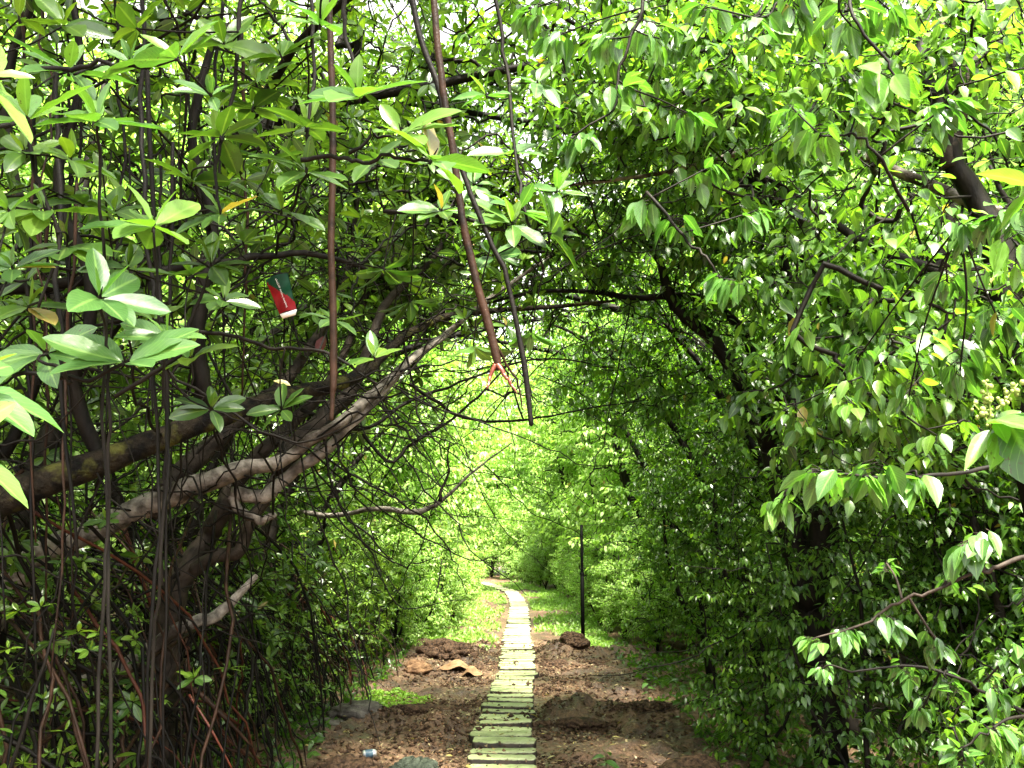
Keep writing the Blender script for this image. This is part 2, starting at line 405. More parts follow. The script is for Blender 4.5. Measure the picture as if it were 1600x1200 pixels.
# ---------------------------------------------------------------- ground
def vnoise(x, y, seed, f):
    rg = np.random.default_rng(seed); G = rg.random((256, 256))
    x = x*f+97.3; y = y*f+41.7
    xi = np.floor(x).astype(int); yi = np.floor(y).astype(int); a = x-xi; b = y-yi
    a = a*a*(3-2*a); b = b*b*(3-2*b)
    g = lambda i, j: G[i % 256, j % 256]
    return (g(xi, yi)*(1-a)+g(xi+1, yi)*a)*(1-b)+(g(xi, yi+1)*(1-a)+g(xi+1, yi+1)*a)*b
def path_x(d): return np.interp(d, [0, 6.7, 9.7, 12.1, 14, 17.6, 25.7, 30, 35, 42, 52, 70], [-.12, -.09, -.05, .06, .08, .1, .2, .14, -.02, -1.0, -3.0, -7.])
def ground_h(x, y):
    x = np.asarray(x, float); y = np.asarray(y, float)
    off = np.abs(x - path_x(y))
    h = (vnoise(x, y, 1, 1.1)-.5)*.10 + (vnoise(x, y, 2, 3.1)-.5)*.07
    cl = vnoise(x, y, 3, 7.)
    h = h + np.clip(cl-.5, 0, 1)*.09 + (vnoise(x, y, 4, 17.)-.5)*.04 + (vnoise(x, y, 5, 37.)-.5)*.026
    # turned-up ridges of mud across the track
    for (yy, wd, am, x0, x1) in ((8.7, .30, .13, -1.6, -.35), (9.0, .35, .15, .3, 1.9), (14.4, .4, .16, .35, 2.2), (14.6, .45, .12, -1.9, -.5), (6.6, .35, .08, -1.2, -.4)):
        h = h + am*np.exp(-((y-yy-.15*np.sin(x*3))/wd)**2)*(x > x0)*(x < x1)*(.4+.9*vnoise(x, y, 6, 9.))
    flat = np.clip((off-.27)/.22, 0, 1)
    h = h*flat - .005
    sidew = np.clip((np.abs(x)-1.9)/1.5, 0, 1); h = h - .12*sidew*(y < 15)
    return np.where(y < 60, h, h*np.clip((75-y)/15, 0, 1))
xs = np.concatenate([-np.geomspace(400, 3.6, 26), np.arange(-3.5, 3.5, .032), np.geomspace(3.6, 400, 26)])
ys = np.concatenate([[-60, -20, -5, 0, 2, 3.5, 4.5], np.arange(5.2, 16.5, .035), np.arange(16.6, 40, .15), np.geomspace(40.5, 600, 30)])
GX, GY = np.meshgrid(xs, ys); GZ = ground_h(GX, GY)
nx = len(xs); i = np.arange(len(ys)-1)[:, None]*nx; j = np.arange(nx-1)[None]
GF = np.stack([i+j, i+j+1, i+nx+j+1, i+nx+j], -1).reshape(-1, 4)
def mud_mat():
    m, t, out = new_mat("wet_mud"); L = t.links.new
    n1 = noise(t, 1.3, 6); n2 = noise(t, 9, 8, .65); n3 = noise(t, 55, 4)
    r1 = ramp(t, [(.36, (.024, .016, .010)), (.46, (.075, .044, .026)), (.56, (.15, .086, .046)), (.70, (.24, .17, .11))])
    ad = N(t, "MixRGB"); ad.inputs[0].default_value = .45; L(n1.outputs[0], ad.inputs[1]); L(n2.outputs[0], ad.inputs[2]); L(ad.outputs[0], r1.inputs[0])
    r3 = ramp(t, [(.38, (.45, .42, .4)), (.6, (1, 1, 1))]); L(n3.outputs[0], r3.inputs[0])
    mu = N(t, "MixRGB"); mu.blend_type = 'MULTIPLY'; mu.inputs[0].default_value = .8; L(r1.outputs[0], mu.inputs[1]); L(r3.outputs[0], mu.inputs[2])
    p = N(t, "BsdfPrincipled"); L(mu.outputs[0], p.inputs['Base Color'])
    rr = ramp(t, [(.4, (.35, .35, .35)), (.62, (.85, .85, .85))]); L(n2.outputs[0], rr.inputs[0]); L(rr.outputs[0], p.inputs['Roughness'])
    bp = N(t, "Bump"); bp.inputs['Strength'].default_value = .9; bp.inputs['Distance'].default_value = .02; L(n3.outputs[0], bp.inputs['Height']); L(bp.outputs[0], p.inputs['Normal'])
    L(p.outputs[0], out.inputs[0]); return m
M['mud'] = mud_mat()
g = mesh_obj("ground", np.stack([GX, GY, GZ], -1).reshape(-1, 3), GF, M['mud']); tag(g, kind='structure')
# shallow muddy puddle beside the roots
def puddle():
    m, t, out = new_mat("muddy_water"); p = N(t, "BsdfPrincipled"); p.inputs['Base Color'].default_value = (.09, .065, .035, 1); p.inputs['Roughness'].default_value = .06
    n = noise(t, 12, 2); b = N(t, "Bump"); b.inputs['Strength'].default_value = .04; t.links.new(n.outputs[0], b.inputs['Height']); t.links.new(b.outputs[0], p.inputs['Normal'])
    t.links.new(p.outputs[0], out.inputs[0])
    th = np.linspace(0, 2*pi, 40, endpoint=False); r = 1+.25*np.sin(3*th)+.15*np.sin(5*th+1)
    V = np.stack([-2.05+.75*r*np.cos(th), 7.3+1.5*r*np.sin(th), np.full(40, -.035)], -1); V = np.vstack([V, [[-2.05, 7.3, -.035]]])
    F = np.array([[k, (k+1) % 40, 40] for k in range(40)])
    o = mesh_obj("puddle", V, F, m); tag(o, kind='structure')
puddle()

# ---------------------------------------------------------------- stepping slabs
def slab_mat():
    m, t, out = new_mat("mossy_concrete"); L = t.links.new
    n1 = noise(t, 5, 5); n2 = noise(t, 45, 6); oi = N(t, "ObjectInfo")
    r = ramp(t, [(.3, (.24, .29, .12)), (.5, (.38, .44, .21)), (.72, (.50, .54, .33))]); L(n1.outputs[0], r.inputs[0])
    r2 = ramp(t, [(.3, (.55, .55, .5)), (.6, (1, 1, 1))]); L(n2.outputs[0], r2.inputs[0])
    mu = N(t, "MixRGB"); mu.blend_type = 'MULTIPLY'; mu.inputs[0].default_value = .6; L(r.outputs[0], mu.inputs[1]); L(r2.outputs[0], mu.inputs[2])
    mm = N(t, "MixRGB"); mm.blend_type = 'MULTIPLY'; mm.inputs[0].default_value = 1; r3 = ramp(t, [(0, (.72, .72, .68)), (1, (1, 1, 1))]); L(oi.outputs['Random'], r3.inputs[0]); L(mu.outputs[0], mm.inputs[1]); L(r3.outputs[0], mm.inputs[2])
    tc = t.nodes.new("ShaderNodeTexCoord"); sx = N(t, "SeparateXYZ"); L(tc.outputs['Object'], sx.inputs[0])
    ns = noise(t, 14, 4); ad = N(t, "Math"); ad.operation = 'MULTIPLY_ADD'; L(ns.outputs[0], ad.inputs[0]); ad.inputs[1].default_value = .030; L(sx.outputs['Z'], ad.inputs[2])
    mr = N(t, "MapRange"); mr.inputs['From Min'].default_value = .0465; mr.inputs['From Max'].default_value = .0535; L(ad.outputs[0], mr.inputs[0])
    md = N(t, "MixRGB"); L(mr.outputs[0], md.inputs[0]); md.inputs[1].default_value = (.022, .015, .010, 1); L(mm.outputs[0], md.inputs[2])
    sn = noise(t, 3.2, 5); sr = ramp(t, [(.56, (0, 0, 0)), (.72, (.75, .75, .75))]); L(sn.outputs[0], sr.inputs[0]); mq = N(t, "MixRGB"); L(sr.outputs[0], mq.inputs[0]); L(md.outputs[0], mq.inputs[1]); mq.inputs[2].default_value = (.10, .075, .045, 1)
    p = N(t, "BsdfPrincipled"); L(mq.outputs[0], p.inputs['Base Color']); p.inputs['Roughness'].default_value = .7
    b = N(t, "Bump"); b.inputs['Strength'].default_value = .5; b.inputs['Distance'].default_value = .006; L(n2.outputs[0], b.inputs['Height']); L(b.outputs[0], p.inputs['Normal'])
    L(p.outputs[0], out.inputs[0]); return m
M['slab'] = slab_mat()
def slab_mesh(wd, dp, rng):
    """slab with rounded worn corners and slightly wavy edges"""
    nx_, ny_ = 14, 6
    V = []; 
    out = []
    for k in range(2*(nx_+ny_)):
        if k < nx_: x, y = -1+2*k/nx_, -1
        elif k < nx_+ny_: x, y = 1, -1+2*(k-nx_)/ny_
        elif k < 2*nx_+ny_: x, y = 1-2*(k-nx_-ny_)/nx_, 1
        else: x, y = -1, 1-2*(k-2*nx_-ny_)/ny_
        c = 1-.05*(abs(x) > .99)*(abs(y) > .99)
        out.append([x*wd/2*c+rng.normal(0, .005), y*dp/2*c+rng.normal(0, .004)])
    out = np.array(out); n = len(out)
    rings = [(1.0, -.05), (1.0, .024), (.99, .036), (.96, .04), (0.5, .042)]
    for s, z in rings: V.append(np.column_stack([out*(s if s < .98 else s), np.full(n, z)+rng.normal(0, .0009, n)]))
    V = np.vstack(V); F = []
    for r in range(len(rings)-1):
        for k in range(n): F.append([r*n+k, r*n+(k+1) % n, (r+1)*n+(k+1) % n, (r+1)*n+k])
    V = np.vstack([V, [[0, 0, .041]]]); T = [[(len(rings)-1)*n+k, (len(rings)-1)*n+(k+1) % n, len(V)-1] for k in range(n)]
    return V, [np.array(F), np.array(T)]
rs = np.random.default_rng(5)
d = 5.75; si = 0
desc = ['pale green mossy concrete slab', 'worn greenish concrete slab', 'straight-edged pale concrete slab', 'lichen-stained concrete slab']
while d < 52 and si < 110:
    dp = float(rs.choice([.17, .2, .22, .24, .28])); gap = rs.uniform(.06, .12)
    if d > 26: dp, gap = .42, .03
    wd = rs.uniform(.47, .54); y = d+dp/2
    V, F = slab_mesh(wd, dp, rs)
    x = float(path_x(y))+rs.normal(0, .013)
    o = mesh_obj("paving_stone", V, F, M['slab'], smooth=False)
    o.location = (x, y, .012+rs.uniform(-.012, .012)); slope = math.atan((float(path_x(y+.5))-float(path_x(y-.5))))
    o.rotation_euler = (rs.normal(0, .02), rs.normal(0, .018), -slope*.8+rs.normal(0, .02))
    tag(o, f"{desc[si % 4]}, {ordinal(si)} from the near end of the path", "paving stone", "slabs of the stepping path")
    d += dp+gap; si += 1

# ---------------------------------------------------------------- black pole beside the path
def pole():
    b = np.array([at(911, 1005, 15.3)[0], 15.3, float(ground_h(1.2, 15.3))])
    root = empty("black_pole", b); tag(root, "slim black metal pole standing upright at the right edge of the path", "pole")
    m, t, out = new_mat("black_paint"); p = N(t, "BsdfPrincipled"); p.inputs['Base Color'].default_value = (.001, .001, .001, 1); p.inputs['Specular IOR Level'].default_value = .03; p.inputs['Roughness'].default_value = .6; t.links.new(p.outputs[0], out.inputs[0])
    M['black'] = m
    for nm, prof in (("lower_tube", [(.0, -.2), (.032, -.2), (.032, 1.20), (.0, 1.22)]), ("collar", [(.036, 1.195), (.036, 1.235), (.026, 1.24)]), ("upper_tube", [(.024, 1.21), (.026, 2.02), (.0, 2.03)])):
        V = []; th = np.arange(16)/16*2*pi
        for r, z in prof: V.append(np.stack([np.cos(th)*max(r, .0005)+b[0], np.sin(th)*max(r, .0005)+b[1], np.full(16, z)+b[2]], -1))
        F = [[a*16+k, a*16+(k+1) % 16, (a+1)*16+(k+1) % 16, (a+1)*16+k] for a in range(len(prof)-1) for k in range(16)]
        mesh_obj(nm, np.vstack(V), np.array(F), M['black'], root)
pole()

# ---------------------------------------------------------------- left: big leaning mangroves
corridor = lambda T: (np.abs(T[:, 0]-path_x(T[:, 1])) < 1.35) & (T[:, 2] < 3.1-.0*T[:, 1]) & (T[:, 1] < 14.5)
def ats(L): return np.array([at(*p) for p in L])
def prop_roots(n, x0, x1, y0, y1, foot_x, zr=(.8, 2.0), mats=('dark_root',), rad=(.004, .012), red=.06, n2=0):
    """arched stilt roots falling from the trunk towards the track"""
    def f(root, rng, nodes):
        for k in range(n):
            a = np.array([rng.uniform(x0, x1), rng.uniform(y0, y1), rng.uniform(*zr)])
            fx = rng.uniform(*foot_x) if rng.random() < .75 else rng.uniform(foot_x[0]-.8, foot_x[1]-.2); fy = a[1] + rng.normal(0, .95) - .35
            e = np.array([fx, fy, float(ground_h(fx, fy))-.04])
            md = a*.5+e*.5 + np.array([.15*(fx-a[0]), rng.normal(0, .08), .22*abs(a[2]-e[2])*rng.uniform(.4, 1.2)])
            q = a*.2+e*.8 + np.array([.12*(fx-a[0]), 0, .12*rng.uniform(.3, 1.2)])
            r = rng.uniform(*rad); ms = Mesh(); ms.tube([a, md, q, e], [r*1.1, r, r*.85, r*.6], 6, 5, .08, rng, wob=.09)
            mt = 'rust_root' if rng.random() < red else mats[rng.integers(len(mats))]
            ms.build("prop_root", M[mt], root)
    return f
def hang_roots(root, rng, n, px, py0, py1, dr, rad=(.004, .011), mats=('dark_root', 'dark_root', 'dark_root', 'dark_root', 'root_bark')):
    for k in range(n):
        x = rng.uniform(*px); d = rng.uniform(*dr); top = rng.uniform(*py0); bot = rng.uniform(*py1)
        a = at(x, top, d); b = at(x+rng.normal(0, 26), bot, d+rng.normal(0, .12)); b[2] = max(b[2], -.1)
        r = rng.uniform(*rad); ms = Mesh(); ms.tube([a, a*.6+b*.4+rng.normal(0, .03, 3), b], [r, r*1.05, r*.5], 7, 9, .12, rng, wob=.06)
        ms.build("aerial_root", M[mats[rng.integers(len(mats))]], root)

# mossy giant: leans in from the left and arches over the track
trA = ats([(-420, 1250, 3.6), (-260, 1010, 3.7), (-100, 850, 3.9), (20, 775, 4.0), (160, 725, 4.2), (260, 682, 4.4), (345, 652, 4.6), (430, 628, 4.9), (520, 604, 5.2), (575, 572, 5.5), (640, 520, 5.9), (720, 492, 6.4), (860, 480, 7.0), (960, 470, 7.4)])
raA = np.array([.16, .15, .14, .13, .115, .10, .085, .075, .062, .055, .045, .036, .028, .018])*np.array([.56]*7+[.66]*7)
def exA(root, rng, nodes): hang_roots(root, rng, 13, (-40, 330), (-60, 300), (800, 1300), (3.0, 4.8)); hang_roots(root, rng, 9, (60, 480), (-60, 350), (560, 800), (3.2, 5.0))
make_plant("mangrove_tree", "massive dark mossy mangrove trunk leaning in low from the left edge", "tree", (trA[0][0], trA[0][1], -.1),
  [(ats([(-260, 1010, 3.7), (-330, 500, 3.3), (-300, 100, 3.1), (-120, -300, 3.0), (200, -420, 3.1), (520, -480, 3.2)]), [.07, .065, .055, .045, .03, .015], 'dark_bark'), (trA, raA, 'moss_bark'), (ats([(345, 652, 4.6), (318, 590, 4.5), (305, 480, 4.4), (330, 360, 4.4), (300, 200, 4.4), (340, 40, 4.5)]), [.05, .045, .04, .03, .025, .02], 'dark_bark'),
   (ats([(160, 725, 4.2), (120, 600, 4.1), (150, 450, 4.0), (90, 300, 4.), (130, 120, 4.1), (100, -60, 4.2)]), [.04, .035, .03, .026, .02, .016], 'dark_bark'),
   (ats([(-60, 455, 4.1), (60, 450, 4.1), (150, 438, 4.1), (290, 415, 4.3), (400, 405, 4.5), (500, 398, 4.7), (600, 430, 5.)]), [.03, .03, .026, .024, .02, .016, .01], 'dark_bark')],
  [at(120, 330, 4.4), at(330, 200, 4.8), at(520, 330, 5.2), at(60, 80, 4.4), at(700, 350, 6.2), at(-50, -420, 3.1), at(350, -480, 3.3), at(700, -430, 3.6)], [(.8, .8, .9), (.8, .9, .8), (.7, .8, .6), (.8, .8, .6), (.8, 1.0, .7), (.9, 1.0, .5), (.9, 1., .5), (.8, .9, .45)],  # last clumps sit above the view, added to shade the hanging roots
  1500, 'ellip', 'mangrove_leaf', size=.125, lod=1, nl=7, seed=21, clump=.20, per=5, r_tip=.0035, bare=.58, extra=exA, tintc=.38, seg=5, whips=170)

# pale forked mangrove
trB = ats([(-160, 1240, 5.9), (-40, 1010, 5.6), (50, 880, 5.5), (135, 838, 5.4), (220, 806, 5.4), (290, 782, 5.4), (360, 752, 5.4), (440, 736, 5.5), (482, 700, 5.5), (540, 662, 5.6), (600, 608, 5.8), (650, 556, 6.0), (690, 528, 6.3), (760, 470, 6.8), (860, 400, 7.6)])
raB = np.array([.12, .11, .10, .085, .088, .085, .068, .05, .047, .045, .04, .036, .03, .024, .016])*.85
trB2 = ats([(230, 802, 5.4), (262, 765, 5.45), (320, 712, 5.6), (378, 660, 5.8), (430, 612, 6.0), (490, 540, 6.3), (540, 440, 6.7), (560, 300, 7.0)])
trB3 = ats([(360, 770, 5.5), (400, 770, 5.55), (450, 740, 5.6), (500, 705, 5.6), (560, 650, 5.7), (620, 590, 5.9)])
trB4 = ats([(430, 738, 5.7), (470, 690, 5.8), (510, 650, 5.9), (560, 590, 6.1), (600, 480, 6.5), (680, 400, 7.0), (720, 320, 7.4)])
trB5 = ats([(360, 775, 5.5), (385, 800, 5.5), (412, 812, 5.5), (430, 805, 5.5)])
make_plant("mangrove_tree", "pale grey forked mangrove trunk crossing behind the mossy one towards the track", "tree", (trB[0][0], trB[0][1], -.1),
  [(trB, raB, 'grey_bark'), (trB2, [.075, .07, .062, .055, .045, .035, .028, .02], 'brown_bark'), (trB3, [.04, .045, .04, .036, .03, .022], 'grey_bark'), (trB4, [.07, .075, .062, .045, .034, .024, .016], 'brown_bark'), (trB5, [.03, .028, .026, .02], 'grey_bark')],
  [at(620, 330, 7.2), at(760, 330, 7.8), at(880, 280, 7.8), at(560, 180, 6.8), at(420, 330, 6.0)], [(1, 1, .7), (.9, 1.1, .6), (.9, 1, .7), (1.2, 1.2, .7), (.9, .8, .9)],
  1300, 'ellip', 'mangrove_leaf', size=.12, lod=1, nl=7, seed=22, clump=.22, per=5, r_tip=.0035, bare=.42, tintc=.5, seg=5, whips=110)

# brown mangrove with two arms rising from the root tangle
trC = ats([(235, 1235, 6.0), (252, 1060, 6.0), (270, 960, 6.0), (290, 900, 6.0), (325, 850, 6.1), (352, 800, 6.1), (395, 728, 6.2), (450, 670, 6.3), (510, 610, 6.6), (560, 500, 7.2), (600, 380, 7.6)])
trC2 = ats([(300, 892, 6.0), (335, 868, 6.0), (368, 858, 6.0), (392, 805, 6.05), (425, 735, 6.1), (445, 660, 6.3), (440, 560, 6.6)])
trC3 = ats([(60, 1075, 6.0), (150, 1060, 5.9), (250, 1010, 5.8), (300, 975, 5.8), (345, 955, 5.9), (400, 900, 6.0)])
trC4 = ats([(70, 1040, 5.6), (150, 1048, 5.5), (215, 1066, 5.5), (295, 1075, 5.5), (345, 1115, 5.5), (395, 1168, 5.6)])
def exC(root, rng, nodes):
    prop_roots(46, trC[2][0]-.5, trC[2][0]+.5, 5.6, 6.6, (-2.3, -1.5), (.7, 1.9), ('dark_root', 'dark_root', 'root_bark'))(root, rng, nodes)
    ms = Mesh(); ms.tube(trC4, [.018, .02, .018, .019, .014, .007], 8, 6, .07, rng); ms.build("prop_root", M['root_bark'], root)
    ms = Mesh(); ms.tube(ats([(295, 1085, 5.3), (330, 1140, 5.3), (362, 1200, 5.35)]), [.008, .007, .005], 6, 6, .05, rng); ms.build("prop_root", M['red_root'], root)
make_plant("mangrove_tree", "brown mangrove with two smooth arms rising out of the root tangle at lower left", "tree", (trC[0][0], trC[0][1], -.1),
  [(trC, [.13, .105, .085, .08, .072, .066, .06, .05, .04, .03, .02], 'brown_bark'), (trC2, [.05, .046, .045, .043, .04, .034, .024], 'brown_bark'), (trC3, [.03, .05, .045, .04, .035, .02], 'grey_bark'), (ats([(520, 605, 6.6), (600, 720, 6.8), (640, 690, 6.9), (712, 650, 7.), (775, 590, 7.1), (840, 520, 7.3)]), [.012, .014, .013, .011, .009, .005], 'dark_bark'), (ats([(640, 600, 6.5), (680, 625, 6.6), (715, 652, 6.7), (800, 662, 6.9), (900, 640, 7.2), (1010, 625, 7.6)]), [.014, .013, .012, .010, .007, .004], 'dark_bark'), (ats([(470, 640, 6.2), (560, 670, 6.4), (640, 625, 6.6), (740, 590, 6.9), (850, 560, 7.2), (960, 575, 7.5)]), [.016, .014, .012, .010, .008, .004], 'dark_bark')],
  [at(540, 480, 7.4), at(440, 620, 6.9), at(640, 420, 7.8)], [(.8, .9, .6), (.6, .7, .4), (.8, .8, .5)],
  600, 'ellip', 'mangrove_leaf', size=.11, lod=1, nl=7, seed=23, clump=.2, per=5, r_tip=.003, bare=.2, tintc=.5, extra=exC, seg=5, whips=40)

# stilt-rooted mangroves along the left bank
def bank_mangrove(label, x, y, h, seed, nroots, n=260, lean=.8, light=.5, low=(), grp="stilt-rooted mangroves along the left bank"):
    rg = np.random.default_rng(seed)
    t1 = [(x, y, .3), (x+.1, y, 1.2), (x+.35*lean, y+.1, 2.2), (x+.9*lean, y+.2, h-.9), (x+1.7*lean, y+.3, h-.2)]
    t2 = [(x+.1, y, 1.1), (x-.3, y-.3, 1.9), (x-.5, y-.5, 2.8), (x-.3, y-.6, h-.6)]
    cs = [(x+.2, y, 2.2), (x+1.2*lean, y+.2, h-.4), (x-.4, y-.3, h-.9), (x+.5, y, 1.2)]
    rd = [(.9, .9, .9), (1.1, 1.1, .6), (1.0, 1.0, .8), (.75, .9, .65)]
    n = int(n*3.5)
    return make_plant("mangrove_tree", label, "tree", (x, y, -.1), [(t1, [.09, .08, .06, .04, .02]), (t2, [.05, .045, .03, .02])]+list(low), cs, rd, n, 'ellip', 'mangrove_leaf',
        size=.10, lod=1 if y < 9 else 2, nl=8, seed=seed, clump=.2, per=6, r_tip=.003, whips=22, tintc=light, avoid=corridor, zmin=.35, seg=4, group=grp,
        extra=prop_roots(nroots, x-.5, x+.7, y-.7, y+.8, (max(x+.5, -2.5), -1.45), (.6, 2.0), ('dark_root', 'dark_root', 'dark_root', 'root_bark')))
bank_mangrove("dark stilt-rooted mangrove at the track edge just past the brown-armed one", -3.0, 8.0, 3.9, 31, 60, 260, .7)
bank_mangrove("stilt-rooted mangrove beside the two flat grey stones", -2.9, 10.2, 3.8, 32, 60, 240, .8, low=[(ats([(470, 800, 10.1), (520, 806, 9.8), (580, 797, 9.4), (652, 801, 9.2), (692, 780, 9.2), (745, 733, 9.2), (800, 692, 9.2)]), [.03, .028, .026, .03, .02, .013, .006], 'grey_bark'), (ats([(688, 784, 9.2), (697, 745, 9.2), (703, 690, 9.2)]), [.02, .013, .007], 'brown_bark')])
bank_mangrove("leafy stilt-rooted mangrove behind the lime green moss patch", -2.9, 12.4, 3.9, 33, 45, 280, .9, .6)
bank_mangrove("low stilt-rooted mangrove nearest the camera in the dark lower left corner", -2.9, 4.6, 3.0, 34, 60, 110, .2, .45)
bank_mangrove("stilt-rooted mangrove behind the pale forked trunk", -4.4, 6.6, 4.4, 35, 30, 260, .3)
bank_mangrove("stilt-rooted mangrove deep in the left thicket behind the mossy trunk", -5.2, 9.2, 5.0, 36, 20, 300, .2, .6)

# ---------------------------------------------------------------- right: broadleaf trees with drooping leaves
trR1 = ats([(1300, 1190, 7.0), (1285, 1050, 7.0), (1262, 950, 7.0), (1245, 860, 7.0), (1225, 780, 7.0), (1200, 700, 7.1), (1160, 610, 7.2), (1132, 550, 7.2), (1098, 512, 7.2), (1062, 482, 7.2), (1042, 450, 7.2), (1025, 400, 7.2), (960, 330, 7.3)])
trR1b = ats([(1225, 800, 7.), (1190, 640, 7.3), (1162, 540, 7.5), (1128, 500, 7.5), (1080, 470, 7.5), (1000, 466, 7.5), (930, 456, 7.6), (840, 455, 7.7), (740, 480, 8.)])
trR1c = ats([(1262, 950, 7.0), (1290, 840, 6.8), (1300, 700, 6.6), (1330, 560, 6.4), (1300, 430, 6.2), (1240, 330, 6.0), (1150, 230, 6.)])
trR1d = ats([(1200, 700, 7.1), (1226, 600, 6.9), (1235, 480, 6.9), (1225, 400, 6.9), (1190, 300, 7.)])
make_plant("broadleaf_tree", "twin-stemmed dark tree on the right whose grey limb bends over the track", "tree", (trR1[0][0], 7.0, -.1),
  [(trR1, [.125, .12, .115, .11, .085, .07, .062, .058, .055, .05, .042, .03, .018], 'dark_bark'), (trR1b, [.06, .055, .045, .04, .036, .026, .022, .018, .01], 'dark_bark'),
   (trR1c, [.12, .11, .08, .06, .05, .04, .02], 'dark_bark'), (trR1d, [.06, .055, .05, .04, .02], 'dark_bark')],
  [at(1000, 350, 7.2), at(1130, 330, 6.8), at(1270, 420, 6.6), at(900, 420, 7.9), at(1250, 620, 6.6), at(1120, 180, 6.6), at(1000, 600, 8.2)],
  [(.9, .9, .6), (.9, .9, .7), (.9, .9, .8), (.7, .8, .4), (.8, .8, .6), (1, 1, .6), (.6, .8, .35)],
  2100, 'ovate', 'ovate_leaf', size=.085, lod=1, nl=7, seed=41, clump=.17, per=6, r_tip=.0026, tintc=.52, seg=4, whips=70)
trR2 = ats([(1720, 1350, 4.3), (1680, 1000, 4.4), (1620, 700, 4.5), (1575, 450, 4.5), (1530, 330, 4.5), (1488, 255, 4.5), (1470, 170, 4.5), (1440, 100, 4.6), (1450, 0, 4.7), (1400, -80, 4.7)])
trR2b = ats([(1480, 262, 4.5), (1492, 180, 4.5), (1500, 120, 4.4), (1540, 75, 4.4), (1610, 50, 4.4)])
trR2c = ats([(1502, 130, 4.5), (1480, 70, 4.6), (1465, 20, 4.7), (1470, -60, 4.8)])
trR2d = ats([(1560, 335, 4.6), (1470, 300, 4.8), (1400, 275, 5.), (1330, 245, 5.1), (1200, 242, 5.3), (1100, 262, 5.6), (980, 280, 6.), (880, 290, 6.3)])
trR2e = ats([(1575, 470, 4.5), (1480, 430, 4.6), (1390, 398, 4.6), (1330, 366, 4.7), (1262, 322, 4.8), (1200, 280, 4.9)])
make_plant("broadleaf_tree", "dark right-hand tree with a grey Y fork near the top right corner", "tree", (trR2[0][0], 4.3, -.1),
  [(trR2, [.13, .12, .11, .09, .06, .055, .045, .035, .028, .02], 'dark_bark'), (trR2b, [.045, .042, .04, .026, .022], 'brown_bark'), (trR2c, [.03, .026, .02, .015], 'brown_bark'), (trR2d, [.04, .034, .03, .028, .022, .018, .014, .01], 'grey_bark'), (trR2e, [.035, .03, .026, .024, .018, .01], 'dark_bark')],
  [at(1250, 120, 4.6), at(1450, 60, 4.4), at(1100, 90, 5.0), at(1400, 480, 4.6), at(1560, 560, 4.2), at(980, 140, 5.6), at(1350, 640, 4.6), at(1120, 110, 3.7), at(1420, 120, 3.5), at(1250, 300, 3.9), at(1500, 420, 3.5), at(1420, 600, 3.7), at(960, 60, 4.1)],
  [(.7, .7, .45), (.6, .7, .4), (.6, .8, .5), (.6, .6, .45), (.5, .5, .5), (.6, .7, .45), (.5, .6, .3), (.5, .5, .3), (.4, .4, .3), (.45, .4, .25), (.3, .35, .35), (.4, .4, .25), (.4, .4, .25)],
  1900, 'ovate', 'ovate_leaf', size=.095, lod=1, nl=7, seed=42, clump=.16, per=6, r_tip=.0026, tintc=.55, bare=.12, seg=4, whips=60)

def bank_shrub(label, x, y, h, seed, n=420, size=.066, lean=-.6, light=.42, grp="leafy small-leaved trees along the right bank", lod=2, wide=1.):
    t1 = [(x+.5, y, -.1), (x+.4, y, .9), (x+.2+lean*.2, y, 1.9), (x+lean, y+.1, h-.8), (x+lean*1.9, y+.1, h-.1)]
    t2 = [(x+.42, y, .5), (x+.7, y+.3, 1.4), (x+.5, y+.4, 2.6), (x+.2, y+.5, h-.5)]
    t3 = [(x+.42, y, .4), (x+.1, y-.3, 1.), (x-.1, y-.4, 1.8), (x-.1, y-.5, h-1.4)]
    cs = [(x+.2, y, 1.0), (x+.1, y, 2.2), (x+.4, y+.2, h-1.), (x+lean*1.3, y, h-.5)]
    rd = [(.65*wide, .9, .8), (.8*wide, 1., .9), (1., 1., .8), (1.1, 1.1, .55)]
    n = int(n*4.5)
    return make_plant("small_leaved_tree", label, "tree", (x+.5, y, -.1), [(t1, [.07, .06, .05, .035, .015]), (t2, [.045, .04, .03, .015]), (t3, [.035, .03, .022, .012])], cs, rd, n, 'ovate', 'small_leaf',
        size=size, lod=lod, nl=7, seed=seed, clump=.15, per=15, r_tip=.002, tintc=light, avoid=corridor, zmin=.12, seg=3, group=grp, wr=.27, whips=26)
bank_shrub("small-leaved tree filling the right edge just past the twin-stemmed trunk", 2.5, 8.3, 4.0, 51, 560)
bank_shrub("small-leaved tree behind the dark mud ridge on the right", 2.3, 10.2, 4.1, 52, 620)
bank_shrub("bright small-leaved tree overhanging the track short of the black pole", 2.15, 12.4, 4.2, 53, 620, light=.5)
bank_shrub("small-leaved tree at the lower right corner below the diagonal stem", 2.9, 5.9, 2.9, 54, 460, light=.4, lean=-.1)
bank_shrub("small-leaved tree deep in the right thicket", 4.2, 9.4, 5.0, 55, 420, size=.07, lean=-.2, light=.55)
bank_shrub("small-leaved tree in the dark behind the right-hand fork", 4.3, 6.8, 4.8, 56, 420, size=.07, lean=-.2, light=.5)

